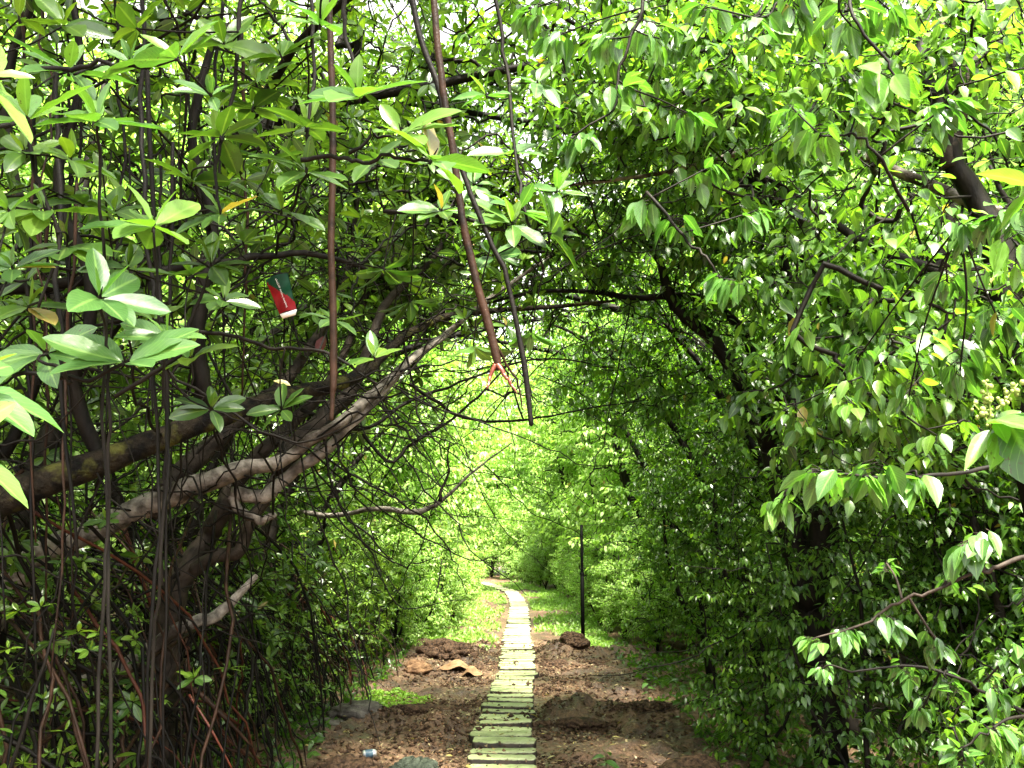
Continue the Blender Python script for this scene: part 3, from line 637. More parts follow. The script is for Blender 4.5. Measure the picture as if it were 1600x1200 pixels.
# ---------------------------------------------------------------- trees whose limbs close the roof over the track
def arch_tree(label, side, y, seed, n=330, h=4.7, kind='ellip', leaf='mangrove_leaf', size=.11, light=.5, bare=.1, name="overarching_tree", top=None):
    s = side; x = s*3.3
    t1 = [(x, y, -.1), (x-.1*s, y, 1.6), (x-.5*s, y+.1, 3.0), (x-1.4*s, y+.2, h-.7), (x-2.8*s, y+.3, h-.2), (x-4.2*s, y+.2, h)]
    t2 = [(x-.4*s, y+.1, 2.8), (x+.1*s, y-.3, h-.6), (x-.6*s, y-.6, h+.7)]
    t3 = [(x-1.2*s, y+.2, h-.9), (x-2.1*s, y-.7, h-.4), (x-3.0*s, y-1.2, h-.1)]
    cs = [(x-2.6*s, y+.2, h+.15), (x-3.6*s, y, h+.3), (x-.9*s, y-.2, h+.5), (x-2.6*s, y-.9, h+.2)]
    if s < 0: cs += [(x-2.3*s, y+.3, h+2.0), (x-.3*s, y+.3, h+2.4)]
    rd = [(1.2, 1.1, .6), (.9, 1.1, .55), (1.3, 1.2, .9), (1.1, .8, .5), (1.5, 1.3, 1.1), (1.4, 1.2, 1.0)][:len(cs)]
    n = int(n*(4.2 if s < 0 else 2.5))
    more = []
    if top: cs.append(top); rd.append((1.9, 1.2, 1.2)); n += 500; more = [([t2[1], (t2[1][0]*.5+top[0]*.5, y, top[2]-1.6), top], [.035, .025, .012])]
    return make_plant(name, label, "tree", (x, y, -.1), [(t1, [.10, .085, .07, .055, .035, .015]), (t2, [.05, .035, .015]), (t3, [.04, .028, .012])]+more, cs, rd, n, kind, leaf,
        size=size, lod=2 if y > 7 else 1, nl=7, seed=seed, clump=.2, per=6, r_tip=.0028, tintc=light, bare=bare, seg=5, group="trees whose limbs close over the track")
arch_tree("mangrove from the left bank spreading its limbs over the track behind the hanging roots", -1, 8.4, 61, 300)
arch_tree("mangrove from the left bank arching over the track above the moss patch", -1, 11.4, 62, 300, top=(-1.6, 11.8, 8.4))
arch_tree("ovate-leaved tree from the right bank arching above the dark mud ridge", 1, 9.6, 63, 420, kind='ovate', leaf='ovate_leaf', size=.08, light=.55)
arch_tree("ovate-leaved tree from the right bank arching over the far mouth of the tunnel", 1, 12.6, 64, 420, kind='ovate', leaf='ovate_leaf', size=.075, light=.55, top=(2.2, 12.9, 8.9))
arch_tree("ovate-leaved tree from the right bank with its crown over the near track", 1, 6.6, 65, 300, h=5.2, kind='ovate', leaf='ovate_leaf', size=.09, light=.55)
arch_tree("mangrove with its crown high over the near left of the track", -1, 5.8, 66, 240, h=5.2)

arch_tree("mangrove added over the near left bank to shade the crowns, out of view", -1, 3.3, 68, 460, h=5.5)  # unseen crown, put in to cast shade on the left-hand crowns
arch_tree("mangrove added beside the camera to shade the near left sprigs, out of view", -1, .7, 69, 420, h=5.2)  # out of view, added to keep direct sun off the near sprigs
# ---------------------------------------------------------------- sunlit bushes along the far track and woods behind
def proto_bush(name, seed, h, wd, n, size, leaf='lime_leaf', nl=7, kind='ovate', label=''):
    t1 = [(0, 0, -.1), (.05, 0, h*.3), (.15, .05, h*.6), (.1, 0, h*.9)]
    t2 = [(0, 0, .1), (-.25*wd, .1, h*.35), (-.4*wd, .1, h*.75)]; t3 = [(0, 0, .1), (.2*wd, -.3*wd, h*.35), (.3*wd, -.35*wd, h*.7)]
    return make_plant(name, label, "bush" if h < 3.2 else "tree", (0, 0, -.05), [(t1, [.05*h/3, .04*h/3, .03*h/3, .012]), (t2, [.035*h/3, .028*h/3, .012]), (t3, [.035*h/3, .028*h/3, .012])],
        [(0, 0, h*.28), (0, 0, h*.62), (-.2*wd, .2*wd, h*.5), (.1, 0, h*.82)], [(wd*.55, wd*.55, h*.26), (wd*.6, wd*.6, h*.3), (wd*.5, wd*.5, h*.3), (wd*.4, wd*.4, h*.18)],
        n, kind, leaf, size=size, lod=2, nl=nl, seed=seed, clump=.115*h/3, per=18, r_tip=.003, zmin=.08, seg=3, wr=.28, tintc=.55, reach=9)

# ---------------------------------------------------------------- near branches reaching into the frame
M['near_mangrove'] = leaf_mat("near_mangrove_leaf", (.030, .088, .02), (.068, .165, .038), (.15, .28, .04), rough=.36, trans=.32, tr_gain=(1.6, 1.9, .6), rib=.5, veins=True)
M['near_ovate'] = leaf_mat("near_ovate_leaf", (.026, .072, .016), (.056, .135, .028), (.13, .26, .04), rough=.28, trans=.36, tr_gain=(1.5, 1.9, .6), rib=.45, veins=True)
def near_branch(label, stems, ends, kind, seed, size=.13, mat=None, bark='dark_bark', group=None, extra=None, nl=9, name=None):
    rng = np.random.default_rng(seed)
    P0 = ats([stems[0][0][0]])[0]
    root = empty(name or "leafy_branch", P0); tag(root, label, "branch", group)
    ms = Mesh(); nodes = []
    for pts, rad in stems:
        Q = ats(pts); ms.tube(Q, rad, 7, 6, .08, rng, wob=.03); nodes.append(smooth_path(Q, rad, 12)[0])
    nodes = np.vstack(nodes); tw = Mesh(); lv = Leaves()
    for e in ends:
        px, py, d = e[:3]; sc = e[3] if len(e) > 3 else 1.; tc = e[4] if len(e) > 4 else .5
        ax = np.array(e[5], float) if len(e) > 5 else None
        P = at(px, py, d); j = np.argmin(np.linalg.norm(nodes-P, axis=1)); B = nodes[j]
        if np.linalg.norm(P-B) > .012:
            ms.tube([B, B*.5+P*.5+rng.normal(0, .012, 3), P], [.0035, .003, .0028], 6, 4, .05, rng)
        if kind == 'ellip':
            a = ax if ax is not None else np.array([rng.normal(0, .25), -.55+rng.normal(0, .2), .8])
            rosettes(lv, tw, P[None], unit(a)[None], size*sc*1.12, rng, nl=nl, tintc=tc, tints=.12, wr=.205, spread=.8, droop=.15)
            # leaf scars and the pointed bud
            ms.tube([P-unit(a)*.012, P, P+unit(a)*size*sc*.22], [.0045, .004, .001], 6, 4, .05, rng)
        else:
            a = ax if ax is not None else unit(P-B + rng.normal(0, .02, 3))
            sprays(lv, tw, P[None], unit(a)[None], size*sc, rng, nl=nl, tintc=tc, tints=.10, wr=.255, length=.9, droop=1.0)
            sprays(lv, tw, P[None], unit(a+rng.normal(0, .5, 3))[None], size*sc*.9, rng, nl=nl-2, tintc=tc, tints=.10, wr=.255, length=.7, droop=1.1)
    if tw.n: ms.add(np.vstack(tw.V), np.vstack(tw.Q))
    ms.build("stem", M[bark], root)
    lv.build("leaves", kind, 0, M[mat or ('near_mangrove' if kind == 'ellip' else 'near_ovate')], root, rng)
    if extra: extra(root, rng)
    return root
G1 = "glossy mangrove sprigs hanging in at upper left"
near_branch("mangrove sprig with a bright upright bud leaf, top left beneath the frame edge",
  [([(-60, 130, 2.0), (60, 118, 2.0), (150, 116, 2.0), (215, 112, 2.0), (277, 92, 2.0)], [.008, .007, .006, .005, .004])],
  [(277, 92, 2.0, 1.05, .62), (108, 112, 2.05, .9, .5), (205, 100, 2.3, .7, .35), (330, 150, 2.2, .6, .4)], 'ellip', 101, .145, group=G1)
near_branch("mangrove sprig with broad pale leaves touching the left edge at the top",
  [([(-80, 215, 1.6), (-20, 200, 1.65), (44, 188, 1.75)], [.007, .006, .004]), ([(150, 2000, 2.05), (176, 1200, 2.0), (172, 600, 2.0), (168, 400, 2.0), (156, 260, 1.95), (152, 190, 1.9)], [.0035, .0038, .0038, .0038, .0035, .003])],
  [(44, 188, 1.75, 1.0, .55), (152, 190, 1.9, .95, .55), (-35, 120, 1.3, .95, .75, (.8, -.1, .6))], 'ellip', 102, .135, group=G1)
near_branch("single mangrove sprig of five open leaves on a slim upright stem left of centre",
  [([(215, 1950, 2.15), (236, 1120, 2.15), (250, 860, 2.1), (262, 640, 2.1), (246, 480, 2.05), (240, 355, 2.0)], [.0035, .0038, .0038, .0036, .0034, .003])],
  [(240, 355, 2.0, 1.08, .58)], 'ellip', 103, .145, group=G1)
near_branch("mangrove sprigs in a tiered cluster low on the left beside the dark stems",
  [([(120, 2050, 1.95), (150, 1150, 1.95), (158, 850, 1.95), (168, 640, 1.9), (162, 540, 1.9), (155, 466, 1.85)], [.0035, .0038, .0038, .0036, .0034, .003]), ([(-60, 575, 1.9), (20, 590, 1.9), (110, 600, 1.9), (197, 566, 1.9)], [.006, .005, .005, .004]), ([(110, 600, 1.9), (80, 580, 1.9), (72, 553, 1.9)], [.005, .004, .003])],
  [(155, 466, 1.85, 1.0, .55), (197, 566, 1.9, .95, .5), (72, 553, 1.95, .85, .42), (262, 530, 2.0, .7, .6), (15, 330, 2.1, .7, .6), (20, 420, 2.2, .8, .35)], 'ellip', 104, .135, group=G1)
near_branch("large mangrove sprig of bright leaves beside the forked hanging root",
  [([(520, -90, 2.0), (536, -20, 2.0), (548, 70, 2.0), (560, 152, 2.0)], [.007, .006, .005, .004]), ([(470, 250, 2.1), (540, 240, 2.1), (600, 238, 2.05), (650, 252, 2.05), (672, 252, 2.0)], [.006, .0055, .005, .004, .0035]), ([(545, 240, 2.1), (600, 225, 2.1), (628, 212, 2.1)], [.005, .004, .003])],
  [(560, 152, 2.0, 1.1, .66), (628, 210, 2.05, .9, .72), (674, 250, 2.0, 1.05, .62, (.5, -.3, .8)), (500, 40, 2.2, .9, .45)], 'ellip', 105, .14, group=G1)
near_branch("darker mangrove sprigs just right of the straight hanging root",
  [([(480, -80, 2.6), (486, 60, 2.55), (480, 200, 2.5), (478, 275, 2.5)], [.006, .006, .005, .004])],
  [(478, 200, 2.5, .95, .42), (478, 268, 2.5, .95, .3), (440, 90, 2.6, .9, .3), (395, 170, 2.8, .9, .3)], 'ellip', 106, .14, mat='mangrove_leaf', group=G1)
near_branch("pale mangrove leaves cut by the left edge at mid height",
  [([(-160, 700, 1.2), (-100, 640, 1.2), (-60, 600, 1.2)], [.006, .005, .004])],
  [(-62, 600, 1.2, .95, .55, (.5, -.2, .7)), (-78, 690, 1.15, .85, .7, (.6, 0, .5))], 'ellip', 107, .13, group=G1)
near_branch("dark mangrove sprigs with hanging leaves in the shade between the two hanging roots",
  [([(600, 330, 3.4), (680, 340, 3.3), (760, 360, 3.2), (830, 368, 3.2), (880, 362, 3.2)], [.009, .008, .007, .005, .004])],
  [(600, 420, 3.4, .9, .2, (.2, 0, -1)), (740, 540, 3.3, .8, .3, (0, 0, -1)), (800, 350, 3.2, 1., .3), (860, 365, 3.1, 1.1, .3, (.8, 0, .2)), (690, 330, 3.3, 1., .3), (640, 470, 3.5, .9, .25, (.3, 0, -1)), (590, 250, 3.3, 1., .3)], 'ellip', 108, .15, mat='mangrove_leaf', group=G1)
near_branch("dark mangrove sprigs with broad leaves under the red and green wrapper",
  [([(250, 520, 3.2), (330, 515, 3.2), (420, 540, 3.2), (520, 560, 3.2), (590, 600, 3.2)], [.009, .008, .007, .006, .004])],
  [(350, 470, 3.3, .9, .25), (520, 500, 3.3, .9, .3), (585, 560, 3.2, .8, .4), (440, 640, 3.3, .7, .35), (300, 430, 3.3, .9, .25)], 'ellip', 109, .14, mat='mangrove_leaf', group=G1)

near_branch("mangrove sprigs spread across the gap between the top left sprig and the straight root",
  [([(380, -80, 2.6), (372, 60, 2.6), (350, 160, 2.6), (330, 260, 2.6), (345, 330, 2.6)], [.008, .007, .006, .005, .004])],
  [(350, 70, 2.6, 1., .5), (400, 130, 2.7, .9, .4), (345, 215, 2.6, 1., .35), (420, 250, 2.8, .9, .3), (300, 285, 2.7, .9, .4), (345, 335, 2.6, .9, .3), (440, 330, 2.9, .9, .3), (215, 45, 2.6, .9, .6)], 'ellip', 131, .145, mat='mangrove_leaf', group=G1)
near_branch("mangrove sprigs in the deep shade at the far left edge",
  [([(-60, 60, 2.5), (30, 180, 2.5), (60, 280, 2.5), (90, 380, 2.5), (60, 480, 2.5)], [.008, .007, .006, .005, .004])],
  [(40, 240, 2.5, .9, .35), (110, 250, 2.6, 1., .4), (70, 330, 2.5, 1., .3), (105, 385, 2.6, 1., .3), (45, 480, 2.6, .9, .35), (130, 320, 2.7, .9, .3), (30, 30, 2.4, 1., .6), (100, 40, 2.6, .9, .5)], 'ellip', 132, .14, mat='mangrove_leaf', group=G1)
near_branch("mangrove sprigs with wide leaves right of the red-tipped hanging root",
  [([(760, -80, 3.4), (790, 80, 3.4), (800, 220, 3.4), (820, 330, 3.3), (850, 420, 3.3)], [.009, .008, .007, .006, .004])],
  [(760, 150, 3.4, .9, .4), (840, 130, 3.4, .9, .5), (800, 240, 3.4, 1., .35), (740, 290, 3.4, .9, .3), (870, 300, 3.4, .9, .4), (810, 330, 3.3, 1.1, .35), (770, 400, 3.4, .9, .3), (830, 520, 3.4, .8, .35, (0, 0, -1))], 'ellip', 133, .145, group=G1)
near_branch("mangrove sprigs in shade between the wrapper and the left edge cluster",
  [([(180, 620, 2.9), (260, 560, 2.9), (310, 480, 2.9), (330, 420, 2.9)], [.008, .007, .006, .004])],
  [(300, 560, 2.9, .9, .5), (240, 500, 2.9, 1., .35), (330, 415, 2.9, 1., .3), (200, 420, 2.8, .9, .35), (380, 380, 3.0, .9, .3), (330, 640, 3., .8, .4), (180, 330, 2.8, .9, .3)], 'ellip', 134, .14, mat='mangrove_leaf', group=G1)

G2 = "drooping ovate-leaved sprays on the right"
near_branch("spray of drooping ovate leaves at the top right of centre",
  [([(1300, -90, 2.4), (1270, -30, 2.35), (1225, 10, 2.3), (1185, 30, 2.3)], [.007, .006, .005, .003]), ([(1310, -60, 2.3), (1335, 20, 2.2), (1380, 95, 2.2), (1400, 140, 2.2)], [.006, .005, .004, .003])],
  [(1190, 30, 2.3, 1., .6), (1385, 118, 2.2, 1.05, .72), (1240, 15, 2.3, .9, .55), (1330, 40, 2.4, .9, .5), (1395, 20, 2.4, .9, .5), (1100, 10, 2.5, .9, .6)], 'ovate', 111, .10, group=G2)
near_branch("spray of pale flowering tips and ovate leaves below the top right spray",
  [([(1420, 330, 2.6), (1370, 240, 2.5), (1330, 215, 2.5), (1282, 212, 2.5)], [.006, .005, .004, .003])],
  [(1280, 212, 2.5, .95, .7), (1235, 165, 2.6, .9, .5), (1340, 160, 2.5, .95, .6), (1480, 165, 2.4, .9, .45)], 'ovate', 112, .095, group=G2)
near_branch("spray of ovate leaves hanging over the middle of the track at the top",
  [([(1010, -80, 3.0), (1000, 20, 3.0), (970, 90, 3.0), (960, 160, 3.0), (900, 210, 3.0)], [.008, .007, .006, .004, .003])],
  [(985, 130, 3.0, 1., .5), (900, 212, 3.0, 1., .4), (940, 60, 3.1, 1., .55), (1030, 60, 3.0, 1., .6), (1080, 180, 3.2, 1., .45), (860, 60, 3.3, 1., .55), (820, 20, 3.4, 1., .5)], 'ovate', 113, .10, group=G2)
near_branch("cluster of dark ovate leaves hanging over the grey bent limb",
  [([(1010, 300, 3.4), (1060, 350, 3.3), (1100, 400, 3.2), (1125, 435, 3.2)], [.007, .006, .005, .003])],
  [(1122, 432, 3.2, 1.1, .38), (1060, 350, 3.3, 1., .45), (1180, 330, 3.3, 1., .4), (1110, 260, 3.4, 1., .4), (1000, 330, 3.5, 1., .5)], 'ovate', 114, .105, group=G2)
near_branch("glossy bright spray with a flowering tip in front of the dark twin stems",
  [([(1640, 690, 2.4), (1540, 720, 2.4), (1440, 738, 2.35), (1350, 742, 2.3), (1270, 735, 2.3)], [.007, .006, .005, .004, .003])],
  [(1268, 735, 2.3, 1.05, .68), (1362, 742, 2.3, 1.05, .6), (1432, 745, 2.3, 1., .6), (1215, 790, 2.35, .8, .6)], 'ovate', 115, .082, group=G2, nl=12)
near_branch("ovate leaf spray near the lower right edge where the long diagonal stem begins",
  [([(1690, 870, 2.3), (1600, 878, 2.3), (1540, 888, 2.3), (1505, 852, 2.3)], [.006, .006, .005, .003]), ([(1540, 888, 2.3), (1460, 915, 2.35), (1400, 940, 2.4), (1350, 975, 2.4), (1270, 998, 2.4)], [.005, .004, .004, .003, .002])],
  [(1505, 850, 2.3, 1.05, .5), (1400, 975, 2.4, .8, .42), (1320, 985, 2.4, .7, .45), (1265, 998, 2.4, .6, .5), (1470, 1010, 2.4, .8, .35), (1385, 880, 2.5, .5, .6), (1480, 905, 2.4, .5, .5)], 'ovate', 116, .078, bark='brown_bark', group=G2, nl=12)
near_branch("low ovate leaf sprays in the lower right corner",
  [([(1720, 1160, 2.8), (1620, 1110, 2.8), (1520, 1060, 2.8), (1420, 1040, 2.8), (1330, 1050, 2.8)], [.006, .006, .005, .004, .003]), ([(1620, 1110, 2.8), (1560, 1140, 2.7), (1500, 1170, 2.7)], [.005, .004, .003])],
  [(1410, 1040, 2.8, .8, .4), (1480, 1060, 2.8, .9, .4), (1560, 1080, 2.8, .9, .5), (1285, 1045, 2.8, .55, .6), (1560, 1150, 2.7, 1., .55), (1500, 1175, 2.7, .9, .5), (1590, 1010, 2.7, .9, .5), (1440, 1110, 2.9, .8, .35)], 'ovate', 117, .072, group=G2, nl=12)
near_branch("lime yellow leaf spray at the right edge above the berries",
  [([(1720, 360, 1.5), (1650, 380, 1.5), (1590, 395, 1.5)], [.005, .004, .003])],
  [(1588, 392, 1.5, .75, .95), (1625, 300, 1.5, .9, .85), (1640, 250, 1.6, .9, .7)], 'ovate', 118, .085, group=G2)
near_branch("mid green ovate sprays hanging at the right edge beside the lime yellow leaves",
  [([(1700, 250, 2.3), (1620, 300, 2.3), (1560, 330, 2.3), (1500, 350, 2.4)], [.006, .005, .004, .003])],
  [(1500, 350, 2.4, .9, .5), (1565, 335, 2.3, .95, .5), (1600, 330, 2.2, 1., .5), (1480, 440, 2.6, .9, .4), (1560, 500, 2.5, .9, .35), (1420, 620, 2.8, .9, .35), (1500, 580, 2.6, .95, .35), (1340, 560, 3.0, .9, .35)], 'ovate', 119, .088, group=G2, nl=11)
def berries(root, rng):
    m = rough_mat("green_berry", [(.3, (.12, .17, .035)), (.7, (.24, .29, .08))], 60, .5, .2, 200, .001); M['berry'] = m
    for (x0, y0, x1, y1, n) in ((1548, 668, 1540, 595, 26), (1556, 640, 1590, 600, 18), (1550, 668, 1522, 632, 12)):
        a = at(x0, y0, 1.28); b = at(x1, y1, 1.28); ms = Mesh(); ms.tube([a, (a+b)/2+rng.normal(0, .003, 3), b], [.0014, .0012, .0009], 6, 4, .05, rng)
        st = ms
        for k in range(n):
            f = .2+.8*k/n; c = a*(1-f)+b*f + unit(rng.normal(size=3))*.008*rng.uniform(.6, 1.1); r = rng.uniform(.0021, .0043)
            th = np.linspace(0, pi, 7); ph = np.arange(10)/10*2*pi
            V = np.stack([np.outer(np.sin(th), np.cos(ph)), np.outer(np.sin(th), np.sin(ph)), np.outer(np.cos(th), np.ones(10))], -1).reshape(-1, 3)*r*np.array([1, 1, 1.12])+c
            F = [[i*10+j, i*10+(j+1) % 10, (i+1)*10+(j+1) % 10, (i+1)*10+j] for i in range(6) for j in range(10)]
            st.add(V, F)
        st.build("berry_cluster", m, root)
def bigleaf(label_root, rng, lst, kind='ovate'):
    lv = Leaves()
    for (x0, y0, x1, y1, d0, d1, w_, tint, nz, curl) in lst:
        a = at(x0, y0, d0); b = at(x1, y1, d1); D = b-a; L = np.linalg.norm(D)
        lv.add(a[None], D[None], np.array([nz], float), np.array([L]), np.array([L*w_]), np.array([curl]), np.array([tint]))
    lv.build("leaves", kind, 0, M['near_ovate'], label_root, rng)
def berry_branch():
    rng = np.random.default_rng(120)
    root = empty("fruiting_branch", at(1720, 640, 1.3)); tag(root, "green berry clusters among big bright leaves cut by the right edge", "branch")
    ms = Mesh(); ms.tube(ats([(1720, 640, 1.3), (1640, 655, 1.3), (1585, 665, 1.28), (1550, 668, 1.28)]), [.004, .0035, .003, .002], 7, 5, .05, rng)
    ms.build("stem", M['twig_green'], root)
    bigleaf(root, rng, [(1556, 655, 1690, 690, 1.28, 1.12, .27, .6, (-.25, -.5, 1), .05), (1570, 650, 1640, 770, 1.28, 1.2, .30, .28, (-.9, -.8, .3), .1), (1546, 672, 1508, 728, 1.28, 1.26, .16, .9, (-.5, -1, .4), .15),
        (1562, 675, 1553, 730, 1.28, 1.25, .24, .98, (.2, -1, .3), .12), (1560, 668, 1596, 640, 1.3, 1.3, .3, .9, (0, -1, .6), .1), (1590, 680, 1580, 740, 1.32, 1.3, .2, .8, (.6, -1, .3), .1), (1556, 660, 1575, 690, 1.27, 1.25, .35, .95, (0, -1, .3), .1)])
    berries(root, rng)
berry_branch()

# ---------------------------------------------------------------- hanging roots in the foreground
def hanging_root(label, segs, mats):
    root = empty("hanging_root", ats([segs[0][1][0]])[0]); tag(root, label, "hanging root")
    for (nm, pts, rad, mt) in segs:
        ms = Mesh(); ms.tube(ats(pts), rad, 10, 8, .05, np.random.default_rng(len(label)), wob=.008); ms.build(nm, M[mt], root)
hanging_root("straight brown aerial root hanging to just above the forked pale trunk",
  [("root_shaft", [(513, -80, 2.9), (516, 60, 2.9), (519, 200, 2.9), (518, 340, 2.9), (519, 480, 2.9), (521, 590, 2.9), (520, 620, 2.9), (518, 656, 2.9)], [.010, .0115, .012, .012, .0125, .0125, .008, .0065], 'root_bark')], 0)
hanging_root("thick reddish aerial root ending in a bright red forked tip over the track",
  [("root_shaft", [(672, -80, 2.8), (681, 40, 2.8), (690, 130, 2.8), (704, 230, 2.8), (722, 340, 2.8), (742, 430, 2.8), (762, 505, 2.8), (776, 560, 2.8), (778, 578, 2.8)], [.012, .0125, .0125, .0125, .0125, .0135, .014, .014, .008], 'root_bark'),
   ("root_prong", [(774, 570, 2.8), (768, 585, 2.79), (761, 607, 2.78)], [.008, .0065, .003], 'red_root'),
   ("root_prong", [(776, 568, 2.8), (788, 582, 2.78), (798, 597, 2.77), (808, 615, 2.76)], [.009, .007, .005, .0015], 'red_root'),
   ("root_prong", [(772, 535, 2.8), (790, 563, 2.82), (810, 598, 2.84), (816, 640, 2.86)], [.005, .0045, .0035, .002], 'root_bark')], 0)
hanging_root("dark bare aerial root hanging beside the red-tipped one with a blunt broken end",
  [("root_shaft", [(630, -80, 3.1), (655, 50, 3.1), (684, 130, 3.1), (700, 200, 3.1), (735, 300, 3.1), (770, 380, 3.1), (792, 430, 3.1), (808, 510, 3.1), (822, 590, 3.1), (830, 664, 3.1)], [.012, .012, .012, .011, .010, .009, .0095, .0095, .011, .0085], 'dark_root')], 0)

# ---------------------------------------------------------------- litter caught in the branches
def wrapper():
    m1 = rough_mat("green_foil", [(.4, (.001, .024, .010)), (.6, (.002, .038, .015))], 20, .4, .2, 30, .002)
    m2 = rough_mat("red_foil", [(.4, (.13, .002, .004)), (.6, (.21, .003, .006))], 20, .4, .2, 30, .002)
    m3 = rough_mat("white_card", [(.4, (.7, .7, .68)), (.6, (.8, .8, .78))], 20, .6, .1, 30, .002)
    TL, TR, BR, BL = [at(x, y, 3.0) for x, y in ((415, 438), (450, 427), (463, 483), (437, 491))]
    nrm = np.array([0, -1., .1]); nu, nv = 16, 22
    root = empty("wrapper", (TL+BR)/2); tag(root, "red and green foil wrapper with pale lettering caught in the dark twigs", "wrapper")
    def P(u, v, off=0.): return (TL*(1-u)+TR*u)*(1-v) + (BL*(1-u)+BR*u)*v + nrm*(.012*sin(pi*u)+.004*sin(9*v+3*u)+off)
    F1, F2, V = [], [], [P(i/nu, j/nv) for j in range(nv+1) for i in range(nu+1)]
    V += [P(i/nu, j/nv, -.014*sin(pi*i/nu)-.001) for j in range(nv+1) for i in range(nu+1)]; o = (nu+1)*(nv+1)
    for j in range(nv):
        for i in range(nu):
            q = [j*(nu+1)+i, j*(nu+1)+i+1, (j+1)*(nu+1)+i+1, (j+1)*(nu+1)+i]
            u, v = (i+.5)/nu, (j+.5)/nv
            (F2 if (v > .06+.72*u**.8) else F1).append(q[::-1]); (F1).append([k+o for k in q])
    e = [(j*(nu+1), (j+1)*(nu+1)) for j in range(nv)]
    for a, b in e: F1.append([a, b, b+o, a+o]); F1.append([b+nu, a+nu, a+nu+o, b+nu+o])
    V = np.array(V); mesh_obj("green_panel", V, np.array(F1), m1, root); mesh_obj("red_band", V[:o], np.array(F2), m2, root)
    rg = np.random.default_rng(3); ms = Mesh()
    for k in range(26):      # a column of small pale letters, too small to read
        v = .10+.82*k/26; u = .42+.10*v
        if k % 9 == 8: continue
        h = .030+.03*rg.random()
        for (du, dv, su, sv) in ((0, 0, h, .006), (rg.uniform(-.02, .04), .012, .012, .016)):
            c = [P(u+du, v+dv, .0012), P(u+du+su*1.6, v+dv, .0012), P(u+du+su*1.6, v+dv+sv, .0012), P(u+du, v+dv+sv, .0012)]
            ms.add(np.array(c), [[3, 2, 1, 0]])
    ms.build("lettering", m3, root, smooth=False)
    A = [at(x, y, 2.995) for x, y in ((437, 491), (463, 483), (461, 491), (441, 497))]; B = [a+np.array([0, .01, 0]) for a in A]
    mesh_obj("white_rim", np.array(A+B), np.array([[3, 2, 1, 0], [4, 5, 6, 7], [0, 1, 5, 4], [1, 2, 6, 5], [2, 3, 7, 6], [3, 0, 4, 7]]), m3, root, smooth=False)
wrapper()
def lump(name, label, cat, c, size, mat, seed, amp=.22, group=None, fine=.10, n=(44, 28), crumble=0):
    rg = np.random.default_rng(seed); c = np.array(c); ms = Mesh()
    def blob(cc, sz, nu, nv, amp, fine, flat=-.6):
        ph = np.arange(nu)/nu*2*pi; th = np.linspace(0, pi, nv)
        V = np.stack([np.outer(np.sin(th), np.cos(ph)), np.outer(np.sin(th), np.sin(ph)), np.outer(np.cos(th), np.ones(nu))], -1).reshape(-1, 3)
        r = np.ones(len(V))
        for f, a in ((1.7, amp), (3.3, amp*.6), (6.5, amp*.35), (13, fine*.7), (24, fine*.6)):
            for _ in range(3): r += a/1.7*np.sin(V@unit(rg.normal(size=3))*f+rg.random()*6.28)
        V = V*np.maximum(r, .2)[:, None]; V[:, 2] = np.maximum(V[:, 2], flat); V = V*np.array(sz)/2 + cc
        F = np.array([[i*nu+j, i*nu+(j+1) % nu, (i+1)*nu+(j+1) % nu, (i+1)*nu+j] for i in range(nv-1) for j in range(nu)])[:, ::-1]
        ms.add(V, F)
    k = .5 if crumble else 1.
    blob(c, np.array(size)*np.array([k, k, .8 if crumble else 1.]), *n, amp, fine)
    for _ in range(crumble):
        a = rg.random()*6.28; rr = rg.random()**.5
        p = c + np.array([cos(a)*rr*size[0]*.55, sin(a)*rr*size[1]*.55, 0]); p[2] = c[2]+size[2]*(.40*(1-rr**2)-.16)
        s_ = size[2]*rg.uniform(.10, .5)*(1.1-.5*rr); blob(p, (s_*rg.uniform(.8, 1.5), s_, s_*rg.uniform(.6, .95)), 10, 7, .3, .2, -.9)
    o = ms.build(name, mat, None, loc=tuple(c), smooth=not crumble); tag(o, label, cat, group); return o
M['clod'] = rough_mat("dark_clod", [(.35, (.016, .010, .007)), (.65, (.10, .06, .036))], 30, .7, 1., 60, .02)
M['tanclod'] = rough_mat("tan_clod", [(.35, (.09, .05, .028)), (.65, (.22, .13, .07))], 14, .8, 1., 60, .015)
M['stone'] = rough_mat("grey_stone", [(.35, (.04, .035, .03)), (.65, (.13, .115, .10))], 12, .6, .8, 60, .012)
M['greenstone'] = rough_mat("mossy_stone", [(.35, (.02, .026, .02)), (.65, (.075, .09, .065))], 25, .8, 1., 80, .015)
def gp(px, py):
    d = EYE*FPX/(py-859.5); p = at(px, py, d); return p[0], p[1], float(ground_h(p[0], p[1]))
def put_lump(name, label, cat, px, py, size, mat, seed, **kw):
    x, y, z = gp(px, py); lump(name, label, cat, (x, y, z+size[2]*.18), size, M[mat], seed, **kw)
def put_heap(*a, **k): put_lump(*a, crumble=190, **k)
put_heap("mud_heap", "crumbly dark mud heap at the left of the track where the sunlight starts", "mud heap", 695, 1022, (.85, .5, .42), 'clod', 1)
put_heap("mud_heap", "dark mud clod lying against the right side of the pale slabs", "mud heap", 868, 1028, (.50, .3, .20), 'clod', 2)
put_heap("mud_heap", "rounded dark mud heap at the foot of the black pole", "mud heap", 897, 1014, (.36, .4, .34), 'clod', 3)
put_heap("mud_heap", "low dark mud ridge right of the track beyond the rounded heap", "mud heap", 940, 1026, (.9, .35, 0.10), 'clod', 4)
put_heap("mud_heap", "dark brown mud heap cut by the bottom edge left of the slabs", "mud heap", 540, 1192, (.62, .5, 0.21), 'clod', 5)
put_lump("boulder", "grey-green gravelly lump at the bottom edge beside the nearest slabs", "boulder", 642, 1207, (.34, .3, .17), 'greenstone', 6, fine=.2)
